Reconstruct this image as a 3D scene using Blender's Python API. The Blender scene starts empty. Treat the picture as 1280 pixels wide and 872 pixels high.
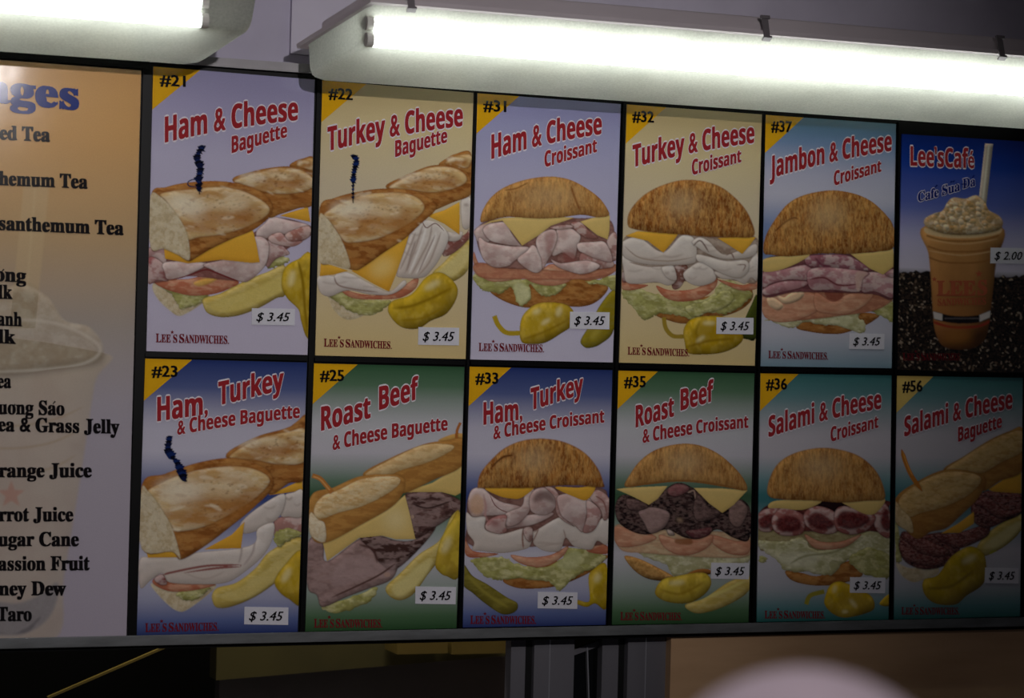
import bpy, math, random
import numpy as np
from mathutils import Vector

# ------------------------------------------------------------------ camera, world, lights, exposure
SC = bpy.context.scene
COL = SC.collection
CZ = 1.80                                   # height of the board's middle line above the floor
CAM_P = (-2.57615*.3, -12.97389*.3, .03272*.3+CZ)
CAM_R = (1.57501, -.02467, -.35918)
FPX = 2800.0
cd = bpy.data.cameras.new('camera'); cam = bpy.data.objects.new('camera', cd); COL.objects.link(cam)
cd.sensor_width = 36; cd.lens = FPX*36/1280; cd.clip_start = .02
cam.location = CAM_P; cam.rotation_euler = CAM_R
cd.dof.use_dof = True; cd.dof.focus_distance = 4.15; cd.dof.aperture_fstop = 4.2
SC.camera = cam
W = bpy.data.worlds.new('world'); SC.world = W; W.use_nodes = True
W.node_tree.nodes['Background'].inputs[0].default_value = (.80, .78, .95, 1)
W.node_tree.nodes['Background'].inputs[1].default_value = .024
def area(name, loc, target, sx, sy, power, color):
    l = bpy.data.lights.new(name, 'AREA'); l.shape = 'RECTANGLE'; l.size = sx; l.size_y = sy
    l.energy = power; l.color = color
    o = bpy.data.objects.new(name, l); COL.objects.link(o); o.location = loc
    o.rotation_euler = (Vector(target)-Vector(loc)).to_track_quat('-Z', 'Y').to_euler()
    return o
def spot(name, loc, target, power, size, color, rad):
    l = bpy.data.lights.new(name, 'SPOT'); l.energy = power; l.spot_size = math.radians(size); l.spot_blend = 1; l.color = color; l.shadow_soft_size = rad
    o = bpy.data.objects.new(name, l); COL.objects.link(o); o.location = loc
    o.rotation_euler = (Vector(target)-Vector(loc)).to_track_quat('-Z', 'Y').to_euler(); return o
spot('hall_spotlight', (.10, -4.0, CZ+.98), (.22, 0, CZ+.36), 182, 44.5, (1, .955, .96), .05)
area('cap_fill_light', (-.6, -3.4, 3.0), (-.6, -3.4, 0), .5, .5, 9, (1, .93, .96))  # added fill from above to brighten the cap, no actual lamp there
area('kitchen_fill_light', (.45, .40, 2.5), (.5, .75, 1.2), .5, .2, 9, (1, .93, .8))  # unseen fill, added to lift the room behind the opening out of black
SC.view_settings.view_transform = 'Standard'; SC.view_settings.look = 'None'
SC.view_settings.exposure = 0; SC.view_settings.gamma = 1; SC.view_settings.use_curve_mapping = False

# ------------------------------------------------------------------ geometry helpers
def _rot(rx, ry, rz):
    cx, sx, cy, sy, cz, sz = math.cos(rx), math.sin(rx), math.cos(ry), math.sin(ry), math.cos(rz), math.sin(rz)
    X = np.array([[1,0,0],[0,cx,-sx],[0,sx,cx]]); Y = np.array([[cy,0,sy],[0,1,0],[-sy,0,cy]]); Z = np.array([[cz,-sz,0],[sz,cz,0],[0,0,1]])
    return Z@Y@X
CM = _rot(*CAM_R); CP = np.array(CAM_P)
def at(px, py, y):
    d = CM@np.array([px-640, 436-py, -FPX]); return CP+d*((y-CP[1])/d[1])
def lin(c):
    c = np.asarray(c, float)/255
    return np.where(c <= .04045, c/12.92, ((c+.055)/1.055)**2.4)
def tag(o, label=None, cat=None, group=None, kind=None):
    if label: o['label'] = label
    if cat: o['category'] = cat
    if group: o['group'] = group
    if kind: o['kind'] = kind
    return o
def empty(name, loc, label=None, cat=None, group=None):
    o = bpy.data.objects.new(name, None); COL.objects.link(o); o.location = loc; o.empty_display_size = .05
    return tag(o, label, cat, group)
bpy_parents = {}
def link(name, me, mat, parent=None):
    o = bpy.data.objects.new(name, me); COL.objects.link(o)
    if mat and not me.materials: me.materials.append(mat)
    if parent:
        o.parent = parent
        l = parent.location; g = parent.parent
        off = Vector(l) if not g else Vector(l)+Vector(g.location)
        o.matrix_parent_inverse.identity(); me.transform(__import__('mathutils').Matrix.Translation(-off)) if not me.get('moved') else None
        me['moved'] = 1
    return o
def mesh(name, verts, faces, mat, parent=None, smooth=False):
    me = bpy.data.meshes.new(name); me.from_pydata([tuple(v) for v in verts], [], faces); me.update()
    if smooth: me.shade_smooth()
    return link(name, me, mat, parent)
def hexa(b, f):     # b, f: 4 corners of back and front (TL TR BR BL)
    v = [tuple(p) for p in b]+[tuple(p) for p in f]
    return v, [(0,1,2,3),(7,6,5,4),(0,4,5,1),(1,5,6,2),(2,6,7,3),(3,7,4,0)]
def boxv(x0, x1, y0, y1, z0, z1):
    return hexa([(x0,y1,z1),(x1,y1,z1),(x1,y1,z0),(x0,y1,z0)], [(x0,y0,z1),(x1,y0,z1),(x1,y0,z0),(x0,y0,z0)])
def join(parts):
    V, F = [], []
    for v, f in parts:
        k = len(V); V += v; F += [tuple(i+k for i in q) for q in f]
    return V, F
def box(name, x0, x1, y0, y1, z0, z1, mat, parent=None, bev=0):
    v, f = boxv(x0, x1, y0, y1, z0, z1); o = mesh(name, v, f, mat, parent)
    if bev:
        m = o.modifiers.new('bevel', 'BEVEL'); m.width = bev; m.segments = 2
    return o
def prism(sec, x0, x1, t0=0, t1=0, ins=0, cap=True):
    # section points (y, z) swept along x; a rounded polygon
    n = len(sec); cy = sum(p[0] for p in sec)/n; cz = sum(p[1] for p in sec)/n
    V = [(x0, y, z) for y, z in sec]+[(x1, y, z) for y, z in sec]
    F = [(i, (i+1) % n, n+(i+1) % n, n+i) for i in range(n)]
    if cap: F += [tuple(range(n))[::-1], tuple(range(n, 2*n))]
    return V, F

# ------------------------------------------------------------------ materials
def mat(name, col, rough=.5, metal=0, noise=None, spec=.5, bump=0, emit=None, coat=0):
    m = bpy.data.materials.new(name); m.use_nodes = True; nt = m.node_tree; b = nt.nodes['Principled BSDF']
    b.inputs['Roughness'].default_value = rough; b.inputs['Metallic'].default_value = metal
    b.inputs['Specular IOR Level'].default_value = spec; b.inputs['Coat Weight'].default_value = coat
    c = tuple(lin(col))+(1,); b.inputs['Base Color'].default_value = c
    tc = nt.nodes.new('ShaderNodeTexCoord')
    if noise:
        c2, sc, amt = noise[:3]; st = noise[3] if len(noise) > 3 else (1, 1, 1)
        mp = nt.nodes.new('ShaderNodeMapping'); mp.inputs['Scale'].default_value = st
        nt.links.new(tc.outputs['Object'], mp.inputs[0])
        n = nt.nodes.new('ShaderNodeTexNoise'); n.inputs['Scale'].default_value = sc; n.inputs['Detail'].default_value = 5
        nt.links.new(mp.outputs[0], n.inputs['Vector'])
        r = nt.nodes.new('ShaderNodeMapRange'); r.inputs[1].default_value = .35; r.inputs[2].default_value = .7; r.inputs[4].default_value = amt
        mx = nt.nodes.new('ShaderNodeMix'); mx.data_type = 'RGBA'
        nt.links.new(n.outputs[0], r.inputs[0]); nt.links.new(r.outputs[0], mx.inputs[0])
        mx.inputs[6].default_value = c; mx.inputs[7].default_value = tuple(lin(c2))+(1,)
        nt.links.new(mx.outputs[2], b.inputs['Base Color'])
        if bump:
            bp = nt.nodes.new('ShaderNodeBump'); bp.inputs['Strength'].default_value = bump; bp.inputs['Distance'].default_value = .002
            nt.links.new(n.outputs[0], bp.inputs['Height']); nt.links.new(bp.outputs[0], b.inputs['Normal'])
    if emit:
        b.inputs['Emission Color'].default_value = tuple(emit[0])+(1,); b.inputs['Emission Strength'].default_value = emit[1]
    return m
def print_mat():
    m = bpy.data.materials.new('printed_laminate'); m.use_nodes = True; nt = m.node_tree; b = nt.nodes['Principled BSDF']
    a = nt.nodes.new('ShaderNodeAttribute'); a.attribute_name = 'Col'
    tc = nt.nodes.new('ShaderNodeTexCoord'); n = nt.nodes.new('ShaderNodeTexNoise'); n.inputs['Scale'].default_value = 420
    r = nt.nodes.new('ShaderNodeMapRange'); r.inputs[3].default_value = .93; r.inputs[4].default_value = 1.07
    mx = nt.nodes.new('ShaderNodeVectorMath'); mx.operation = 'SCALE'
    nt.links.new(tc.outputs['Object'], n.inputs['Vector']); nt.links.new(n.outputs[0], r.inputs[0])
    nt.links.new(a.outputs['Color'], mx.inputs[0]); nt.links.new(r.outputs[0], mx.inputs['Scale'])
    nt.links.new(mx.outputs[0], b.inputs['Base Color'])
    b.inputs['Roughness'].default_value = .09; b.inputs['Specular IOR Level'].default_value = .55
    # slight waviness of the laminated sheet
    n2 = nt.nodes.new('ShaderNodeTexNoise'); n2.inputs['Scale'].default_value = 9; nt.links.new(tc.outputs['Object'], n2.inputs['Vector'])
    bp = nt.nodes.new('ShaderNodeBump'); bp.inputs['Strength'].default_value = .12; bp.inputs['Distance'].default_value = .003
    nt.links.new(n2.outputs[0], bp.inputs['Height']); nt.links.new(bp.outputs[0], b.inputs['Normal'])
    return m
PRINT = print_mat()
BLACK = mat('black_frame', (6, 6, 7), .4, noise=((12, 12, 13), 30, .6), spec=.12)
ALU = mat('brushed_aluminium_rail', (118, 120, 122), .45, .35, noise=((70, 72, 70), 60, .6, (.2, 1, 1)), bump=.2)
WALLM = mat('painted_wall', (190, 184, 204), .7, noise=((160, 154, 172), 6, .5))
GREYP = mat('grey_painted_frame', (150, 150, 156), .5, noise=((120, 120, 128), 12, .5))
STEEL = mat('white_enamel_housing', (196, 186, 190), .5, noise=((165, 155, 160), 14, .4, (.3, 1, 1)))
TAN = mat('tan_veneer', (214, 174, 132), .6, noise=((178, 138, 100), 7, .6, (.4, 1, 2.5)), bump=.1)
OLIVE = mat('olive_soffit', (92, 84, 40), .8, noise=((60, 56, 30), 5, .6))
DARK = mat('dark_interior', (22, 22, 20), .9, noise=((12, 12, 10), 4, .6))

# ------------------------------------------------------------------ poster plane
YP = -.004                                # front of the sheets
class Quad:
    def __init__(s, tl, tr, br, bl):
        s.px = [np.array(p, float) for p in (tl, tr, br, bl)]
        s.w = [at(p[0], p[1], YP) for p in s.px]
    def world(s, u, v, dy=0):             # arrays u right, v down
        u = np.asarray(u, float)[..., None]; v = np.asarray(v, float)[..., None]; a, b, c, d = s.w
        p = a*(1-u)*(1-v)+b*u*(1-v)+c*u*v+d*(1-u)*v
        p[..., 1] -= dy; return p
    def uv(s, x, y):
        x = np.asarray(x, float); y = np.asarray(y, float)
        d = np.stack([x-640, 436-y, np.full(x.shape, -FPX)], -1)@CM.T; k = (YP-CP[1])/d[..., 1]
        x, y = CP[0]+d[..., 0]*k, CP[2]+d[..., 2]*k
        a, b, c, d = [w[[0, 2]] for w in s.w]; u = np.full(np.shape(x), .5); v = u.copy()
        for _ in range(8):
            px = [a[i]*(1-u)*(1-v)+b[i]*u*(1-v)+c[i]*u*v+d[i]*(1-u)*v for i in (0, 1)]
            du = [(b[i]-a[i])*(1-v)+(c[i]-d[i])*v for i in (0, 1)]; dv = [(d[i]-a[i])*(1-u)+(c[i]-b[i])*u for i in (0, 1)]
            ex, ey = x-px[0], y-px[1]; det = du[0]*dv[1]-du[1]*dv[0]
            u = u+(ex*dv[1]-ey*dv[0])/det; v = v+(ey*du[0]-ex*du[1])/det
        return u, v
def colour(me, rgb):
    a = me.color_attributes.new('Col', 'FLOAT_COLOR', 'POINT')
    c = np.ones((len(me.vertices), 4), np.float32); c[:, :3] = rgb; a.data.foreach_set('color', c.ravel())
def fast_mesh(name, V, Fq, rgb, parent):
    me = bpy.data.meshes.new(name); V = np.asarray(V, np.float32); Fq = np.asarray(Fq, np.int32)
    me.vertices.add(len(V)); me.vertices.foreach_set('co', V.ravel())
    me.loops.add(Fq.size); me.loops.foreach_set('vertex_index', Fq.ravel())
    me.polygons.add(len(Fq)); me.polygons.foreach_set('loop_start', np.arange(0, Fq.size, 4, dtype=np.int32))
    me.update(calc_edges=True); me.shade_flat(); colour(me, rgb)
    return link(name, me, PRINT, parent)

# ------------------------------------------------------------------ lettering (flat printed outlines)
BOLD = {}
def serif(s):
    out = ''
    for ch in s:
        if 'A' <= ch <= 'Z': out += chr(0x1D400+ord(ch)-65)
        elif 'a' <= ch <= 'z': out += chr(0x1D41A+ord(ch)-97)
        else: out += ch
    return out
def sans(s):
    return ''.join(chr(0x1D5D4+ord(c)-65) if 'A' <= c <= 'Z' else chr(0x1D5EE+ord(c)-97) if 'a' <= c <= 'z' else chr(0x1D7EC+ord(c)-48) if '0' <= c <= '9' else c for c in s)
_tc = {}
def text_geo(s, offset=0, shear=0):
    k = (s, offset, shear)
    if k in _tc: return _tc[k]
    cu = bpy.data.curves.new('lettering', 'FONT'); cu.body = s; cu.offset = offset; cu.shear = shear; cu.resolution_u = 2; cu.fill_mode = 'FRONT'
    o = bpy.data.objects.new('lettering', cu); COL.objects.link(o)
    dg = bpy.context.evaluated_depsgraph_get(); dg.update()
    me = bpy.data.meshes.new_from_object(o.evaluated_get(dg))
    V = np.zeros(len(me.vertices)*3); me.vertices.foreach_get('co', V); V = V.reshape(-1, 3)[:, :2]
    F = [tuple(p.vertices) for p in me.polygons]
    bpy.data.objects.remove(o); bpy.data.curves.remove(cu); bpy.data.meshes.remove(me)
    _tc[k] = (V, F); return _tc[k]
def place_text(q, s, p0, p1, h0, h1, rgb, bold=.02, outline=None, shear=0, ext=None, layer=1, sag=0, part=None):
    """text s from baseline point p0 to p1 (photo pixels on this sheet), capital heights h0..h1; returns mesh pieces"""
    out = []
    V0, _ = text_geo(s, 0, shear)
    cap, _ = text_geo('H' if ord(s[0]) < 0x1D000 else serif('H'), 0, shear); ch = cap[:, 1].max()
    x0, x1 = V0[:, 0].min(), V0[:, 0].max()
    if part: # only the tail of the string spans p0..p1
        VP, _ = text_geo(part, 0, shear); x0 = x1-(VP[:, 0].max()-VP[:, 0].min())
    rings = []
    if outline: rings += [(outline[1]*math.cos(a), outline[1]*math.sin(a), outline[0], 0) for a in np.arange(8)*math.pi/4]
    rings += [(a*bold, c*bold*.5, rgb, 1) for a, c in ((0, 0), (1, 1), (-1, 1), (1, -1), (-1, -1), (.5, 0), (-.5, 0))] if bold > 0 else [(0, 0, rgb, 1)]
    for ri, (ox, oy, col, k) in enumerate(rings):
        V, F = text_geo(s, 0, shear); V = V+np.array([ox, oy])
        t = (V[:, 0]-x0)/(x1-x0); hh = h0+(h1-h0)*t; y = V[:, 1]/ch
        px = p0[0]+(p1[0]-p0[0])*t; py = p0[1]+(p1[1]-p0[1])*t-hh*y+sag*4*t*(1-t)
        u, v = q.uv(px, py)
        if not ext: u = np.clip(u, 0, 1)
        out.append((q.world(u, v, .0004*(layer+k)+.00002*ri), F, lin(col)))
    return out
def build_text(name, pieces, parent):
    V, F, C = [], [], []
    for v, f, c in pieces:
        k = len(V); V += [tuple(p) for p in v]; F += [tuple(i+k for i in t) for t in f]; C += [tuple(c)]*len(v)
    me = bpy.data.meshes.new(name); me.from_pydata(V, [], F); me.update(); colour(me, np.array(C))
    return link(name, me, PRINT, parent)

# ------------------------------------------------------------------ picture painter: flat print as a fine coloured grid
def blur(a, r):
    r = int(round(r))
    if r < 1: return a
    for ax in (0, 1):
        for _ in range(2):
            w = 2*r+1; p = np.pad(a, [(r+1, r) if i == ax else (0, 0) for i in range(a.ndim)], mode='edge')
            c = np.cumsum(p, axis=ax, dtype=np.float64)
            a = (np.take(c, range(w, c.shape[ax]), axis=ax)-np.take(c, range(0, c.shape[ax]-w), axis=ax))/w
    return a
RNG = np.random.RandomState(7)
def vnoise(h, w, sx, sy):
    gy, gx = max(2, int(h/sy)+2), max(2, int(w/sx)+2); g = RNG.rand(gy, gx)
    y = np.arange(h)/sy; x = np.arange(w)/sx; yi = np.minimum(y.astype(int), gy-2); xi = np.minimum(x.astype(int), gx-2)
    fy = np.clip(y-yi, 0, 1)[:, None]; fx = np.clip(x-xi, 0, 1)[None]; fy = fy*fy*(3-2*fy); fx = fx*fx*(3-2*fx)
    a = g[yi][:, xi]; b = g[yi][:, xi+1]; c = g[yi+1][:, xi]; d = g[yi+1][:, xi+1]
    return a*(1-fy)*(1-fx)+b*(1-fy)*fx+c*fy*(1-fx)+d*fy*fx
def fbm(h, w, sx, sy):
    return (vnoise(h, w, sx, sy)*.5+vnoise(h, w, max(1, sx/2), max(1, sy/2))*.3+vnoise(h, w, max(1, sx/4), max(1, sy/4))*.2)
def parse(p):
    return np.array([[float(c) for c in t.split(',')] for t in p.split()])
def spline(P, n=6, closed=True):
    if len(P) < 3: return P
    out = []; m = len(P)
    for i in range(m if closed else m-1):
        g = (lambda k: P[k % m]) if closed else (lambda k: P[min(max(k, 0), m-1)])
        a, b, c, d = g(i-1), g(i), g(i+1), g(i+2)
        for t in np.arange(n)/n:
            out.append(.5*((2*b)+(c-a)*t+(2*a-5*b+4*c-d)*t*t+(3*b-a-3*c+d)*t**3))
    if not closed: out.append(P[-1])
    return np.array(out)
SS = 2.2                                  # painter samples per photo pixel
class Paint:
    def __init__(s, q, org, sc, grad):
        s.q, s.org, s.sc = q, org, sc
        a, b, c, d = q.px
        wpx = (np.linalg.norm(b-a)+np.linalg.norm(c-d))/2; hpx = (np.linalg.norm(d-a)+np.linalg.norm(c-b))/2
        s.nx, s.ny = int(wpx*1.3), int(hpx*1.3); s.w, s.h = s.nx*2, s.ny*2
        s.k = s.w/wpx/sc                   # canvas samples per crop unit
        g = np.array([lin(x[1]) for x in grad]); t = [x[0] for x in grad]; v = (np.arange(s.h)+.5)/s.h
        s.bg = np.stack([np.interp(v, t, g[:, i]) for i in range(3)], 1)
        s.img = np.repeat(s.bg[:, None, :], s.w, 1).astype(np.float64)
        s.id = np.zeros((s.h, s.w), np.int16); s.names = ['']
    def cv(s, P):
        u, v = s.q.uv(s.org[0]+P[:, 0]/s.sc, s.org[1]+P[:, 1]/s.sc)
        return np.stack([u*s.w, v*s.h], 1)
    def mask(s, P, pad):
        x0 = max(0, int(P[:, 0].min()-pad)); x1 = min(s.w, int(P[:, 0].max()+pad)+2)
        y0 = max(0, int(P[:, 1].min()-pad)); y1 = min(s.h, int(P[:, 1].max()+pad)+2)
        if x1-x0 < 2 or y1-y0 < 2: return None
        M = np.zeros((y1-y0, x1-x0+1), np.int8); Q = np.roll(P, -1, 0)
        for (ax, ay), (bx, by) in zip(P, Q):
            if ay > by: ax, ay, bx, by = bx, by, ax, ay
            r0 = max(y0, math.ceil(ay-.5)); r1 = min(y1-1, math.ceil(by-.5)-1)
            if r1 < r0 or by == ay: continue
            r = np.arange(r0, r1+1); xc = ax+(r+.5-ay)*(bx-ax)/(by-ay)
            ci = np.clip(np.ceil(xc-.5).astype(int)-x0, 0, x1-x0)
            np.add.at(M, (r-y0, ci), 1)
        M = np.cumsum(M, 1)[:, :-1] % 2
        return M.astype(float), (slice(y0, y1), slice(x0, x1))
    def shape(s, name, pts, col, smooth=True, v=(.25, 5), n=(.12, 4, 4), m=None, e=None, b=.6, g=None, op=1, clip=False, sh=.38):
        """v: volume (strength, width) with light from the upper left; n: grain; m: mottling (colour, amount, sx, sy);
        e: rim (colour, width); g: colour towards the bottom of the shape; clip: paint only on what this name already covers"""
        P = parse(pts) if isinstance(pts, str) else pts
        if smooth: P = spline(P)
        P = s.cv(P); K = s.k; r = s.mask(P, max(v[1] if v else 8, 10, 2.6*b)*K+8)
        if r is None: return
        M, sl = r; h, w = M.shape; A = blur(M, b*K) if b*K >= .6 else M
        c = np.ones((h, w, 3))*lin(col)
        if g is not None:
            y = np.arange(h); c = c+(lin(g)-lin(col))*np.clip((y-6)/(h-12), 0, 1)[:, None, None]
        if m:
            for mm in (m if isinstance(m, list) else [m]):
                f = fbm(h, w, max(1, mm[2]*K), max(1, mm[3]*K)); f = np.clip((f-.42)*5, 0, 1)*mm[1]; c = c*(1-f[..., None])+lin(mm[0])*f[..., None]
        if e:
            E = np.clip((.97-blur(M, max(1, e[1]*K)))*1.9, 0, 1)*(e[2] if len(e) > 2 else .85); c = c*(1-E[..., None])+lin(e[0])*E[..., None]
        if v:
            B = blur(M, max(1, v[1]*K)); gy, gx = np.gradient(B); L = (gx*.5+gy*1.0)*v[1]*K*2.2*v[0]; c = c*np.clip(1+L*1.6, .25, 1.9)[..., None]
        if n: c = c*(1+(fbm(h, w, max(1, n[1]*K), max(1, n[2]*K))-.5)*2*n[0])[..., None]
        if clip:
            ok = np.zeros(s.id[sl].shape, bool)
            for i, nm in enumerate(s.names):
                if nm == name: ok |= s.id[sl] == i
            A = A*ok
        if sh and not clip:
            k = max(2, int(5*K)); D = np.roll(M, (k//2, k//3), (0, 1)); D[:k//2] = 0; D[:, :k//3] = 0; D = blur(D, k)
            D = D*sh*1.3*(s.id[sl] > 0); s.img[sl] *= (1-np.clip(D, 0, .6))[..., None]
        A = A*op; s.img[sl] = s.img[sl]*(1-A[..., None])+c*A[..., None]
        if not clip:
            if name not in s.names: s.names.append(name)
            s.id[sl][M > .5] = s.names.index(name)
    def line(s, name, pts, col, w=3, op=1, b=.5, closed=False, clip=True, taper=True):
        P = spline(parse(pts) if isinstance(pts, str) else pts, 8, closed)
        T = np.gradient(P, axis=0); T /= np.linalg.norm(T, axis=1)[:, None]+1e-9; N = np.stack([-T[:, 1], T[:, 0]], 1)
        k = np.linspace(0, 1, len(P)); ww = (w/2)*(np.clip(np.sin(k*math.pi)*1.6+.15, 0, 1) if taper else np.ones(len(P)))[:, None]
        s.shape(name, np.concatenate([P+N*ww, (P-N*ww)[::-1]]), col, False, None, None, b=b, op=op, clip=clip)
    def finish(s, parent):
        im = s.img.reshape(s.ny, 2, s.nx, 2, 3).mean((1, 3)); ids = s.id[::2, ::2]
        # vertices at sample centres
        u, v = np.meshgrid((np.arange(s.nx)+.5)/s.nx, (np.arange(s.ny)+.5)/s.ny)
        u[:, 0] = 0; u[:, -1] = 1; v[0] = 0; v[-1] = 1
        Wp = s.q.world(u, v, .0004)
        a = np.maximum.reduce([s.id[0::2, 0::2], s.id[1::2, 0::2], s.id[0::2, 1::2], s.id[1::2, 1::2]])
        p = np.pad(a, 1); d = a.copy()
        for dy in (0, 1, 2):
            for dx in (0, 1, 2):
                t = p[dy:dy+s.ny, dx:dx+s.nx]; d = np.where((d == 0) & (t > 0), t, d)
        cell = d[:-1, :-1]; idx = np.arange(s.nx*s.ny).reshape(s.ny, s.nx)
        for i, nm in enumerate(s.names):
            if not i: continue
            yy, xx = np.nonzero(cell == i)
            if len(yy) < 6: continue
            # separate pieces of one kind become parts of their own; crumbs stay with the largest piece
            lab = np.where(cell == i, np.arange(cell.size).reshape(cell.shape)+1, 0); on = lab > 0
            while True:
                q = np.pad(lab, 1); nw = np.maximum.reduce([q[1:-1, 1:-1], q[:-2, 1:-1], q[2:, 1:-1], q[1:-1, :-2], q[1:-1, 2:], q[:-2, :-2], q[2:, 2:], q[:-2, 2:], q[2:, :-2]])*on
                # flood along whole runs quickly
                for ax in (0, 1):
                    for rev in (0, 1):
                        z = np.flip(nw, ax) if rev else nw; z = z.copy() if ax == 0 else z.T.copy()
                        for r in range(1, len(z)): z[r] = np.where((z[r] > 0) & (z[r-1] > 0), np.maximum(z[r], z[r-1]), z[r])
                        z = z if ax == 0 else z.T; nw = np.flip(z, ax) if rev else z
                if (nw == lab).all(): break
                lab = nw
            L = lab[yy, xx]; ks, cnt = np.unique(L, return_counts=True); big = ks[cnt.argmax()]
            keep = [k for k, c in zip(ks, cnt) if c >= 60 and nm not in ('coffee_beans_picture',)] or [big]
            L = np.where(np.isin(L, keep), L, big if big in keep else keep[0])
            for k in keep:
                y_, x_ = yy[L == k], xx[L == k]
                F = np.stack([idx[y_, x_], idx[y_+1, x_], idx[y_+1, x_+1], idx[y_, x_+1]], 1)
                used, inv = np.unique(F, return_inverse=True)
                fast_mesh(nm, Wp.reshape(-1, 3)[used], inv.reshape(F.shape), im.reshape(-1, 3)[used], parent)

# ------------------------------------------------------------------ food drawing styles
BR, CH, HM, TK, TM, LT, PP, PK, BF, SL, PI = ('bread_picture', 'cheese_picture', 'ham_picture', 'turkey_picture', 'tomato_picture',
    'lettuce_picture', 'pepper_picture', 'pickle_picture', 'roast_beef_picture', 'salami_picture', 'toothpick_picture')
def ell(cx, cy, rx, ry, a=0, n=20):
    t = np.arange(n)*2*math.pi/n; c, s = math.cos(a), math.sin(a); x = rx*np.cos(t); y = ry*np.sin(t)
    return np.stack([cx+x*c-y*s, cy+x*s+y*c], 1)
def crust(p, pts, dark=False):
    p.shape(BR, pts, (172, 112, 54), v=(.22, 12), n=(.1, 5, 5), m=[((134, 78, 32), .7, 70, 30), ((204, 150, 84), .5, 40, 16)], e=((116, 68, 30), 6, .6), b=.8)
def face(p, pts, toast=None):
    P = parse(pts); x0, y0 = P.min(0); x1, y1 = P.max(0); w, h = x1-x0, y1-y0
    p.shape(BR, pts, (226, 194, 138), v=(.16, 14), n=(.09, 6, 4), m=[((206, 158, 96), .7, 80, 34), ((240, 220, 184), .6, 50, 18)], e=((158, 100, 46), 5, .9), b=1)
    for a, b, rx, ry, c, o in ((.55, .58, .3, .2, (178, 116, 52), .7), (.8, .5, .14, .24, (168, 108, 48), .65), (.32, .78, .22, .1, (176, 114, 52), .65), (.5, .16, .35, .06, (196, 138, 72), .5), (.25, .35, .18, .16, (246, 232, 204), .6), (.6, .36, .18, .12, (240, 220, 180), .5)):
        p.shape(BR, ell(x0+w*a, y0+h*b, w*rx, h*ry, .1), c, False, None, (.2, 8, 5), b=min(w*rx, h*ry)*.45, op=o, clip=True)
    for _ in range(26):
        a, b = RNG.rand(), RNG.rand(); p.shape(BR, ell(x0+w*a, y0+h*b, w*(.02+.06*RNG.rand()), h*(.01+.025*RNG.rand()), -.5+RNG.rand()), [(190, 134, 70), (248, 232, 200), (170, 110, 52)][RNG.randint(3)], False, None, None, b=2.5, op=.5, clip=True)
def cut(p, pts):
    p.shape(BR, pts, (216, 198, 162), v=(.1, 10), n=(.12, 4, 4), m=[((188, 162, 120), .5, 14, 14), ((232, 220, 192), .5, 20, 20)], b=1)
def cheese(p, pts, pale=False, smooth=False):
    p.shape(CH, pts, (236, 206, 130) if pale else (244, 190, 70), smooth, v=(.1, 10), n=(.03, 20, 20), g=(226, 192, 112) if pale else (228, 166, 50), e=((216, 178, 98) if pale else (214, 152, 52), 3, .6), b=.7)
def ham(p, pts, col=(240, 214, 208), rim=(100, 52, 44), w=3, nm=HM, smooth=True, deep=(186, 138, 128)):
    p.shape(nm, pts, col, smooth, v=(.17, 14), n=(.05, 14, 10), m=[(deep, .4, 70, 50), ((244, 228, 220), .5, 40, 26)], e=(rim, w, .95), b=.7, sh=.55, g=tuple(int(c*.86) for c in col))
    P = parse(pts); c = P.mean(0); r = (P.max(0)-P.min(0))/2; a = RNG.rand()*6.28
    p.shape(nm, ell(c[0]+r[0]*.55*math.cos(a), c[1]+r[1]*.45, r[0]*.5, r[1]*.4), tuple(int(v*.72) for v in deep), False, None, None, b=min(r)*.4, op=.55, clip=True)
def turkey(p, pts, w=2.2):
    p.shape(TK, pts, (240, 232, 224), v=(.17, 14), n=(.03, 14, 10), m=[((214, 200, 188), .4, 60, 40)], e=((158, 134, 118), w, .8), b=.7, sh=.55, g=(206, 190, 178))
    P = parse(pts); c = P.mean(0); r = (P.max(0)-P.min(0))/2
    for _ in range(3):
        a = RNG.rand()*6.28; x, y = c[0]+r[0]*.5*math.cos(a), c[1]+r[1]*.5*math.sin(a)
        p.line(TK, np.array([[x-r[0]*.3, y-r[1]*.1], [x, y+r[1]*.12*(RNG.rand()-.3)], [x+r[0]*.3, y-r[1]*.15]]), (188, 170, 158), 7, b=2.5, op=.6)
def tomato(p, pts, pale=False):
    p.shape(TM, pts, (216, 158, 126) if pale else (196, 118, 88), v=(.16, 12), n=(.06, 14, 8), m=[((228, 182, 148), .6, 50, 18), ((186, 110, 78), .4, 60, 20)], e=((170, 84, 62), 4, .8), b=.8)
def lettuce(p, pts, pale=False):
    P = spline(parse(pts), 7); P = P+(RNG.rand(len(P), 2)-.5)*9
    p.shape(LT, P, (208, 204, 160) if pale else (184, 180, 110), False, v=(.3, 7), n=(.12, 12, 9), m=[((228, 222, 186) if pale else (214, 208, 152), .8, 44, 24), ((168, 160, 104) if pale else (142, 138, 70), .6, 30, 20)], e=((166, 156, 104) if pale else (136, 130, 66), 3, .6), b=.7)
    x0, y0 = P.min(0); x1, y1 = P.max(0)
    for _ in range(int((x1-x0)/11)):
        x, y = x0+(x1-x0)*RNG.rand(), y0+(y1-y0)*RNG.rand(); r = 8+RNG.rand()*16
        p.line(LT, np.array([[x-r, y+r*.4*(RNG.rand()-.5)], [x, y+6*(RNG.rand()-.5)], [x+r*.5, y+r*(RNG.rand()-.2)]]), [(226, 222, 176), (128, 126, 60), (150, 144, 78)][RNG.randint(3)], 4, b=1.2, op=.5)
def pepper(p, pts, col=(200, 166, 40)):
    p.shape(PP, pts, col, v=(.36, 26), n=(.04, 12, 16), m=[((214, 184, 80), .5, 36, 50), ((160, 128, 24), .5, 44, 60)], e=((136, 108, 26), 7, .75), b=.8)
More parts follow.
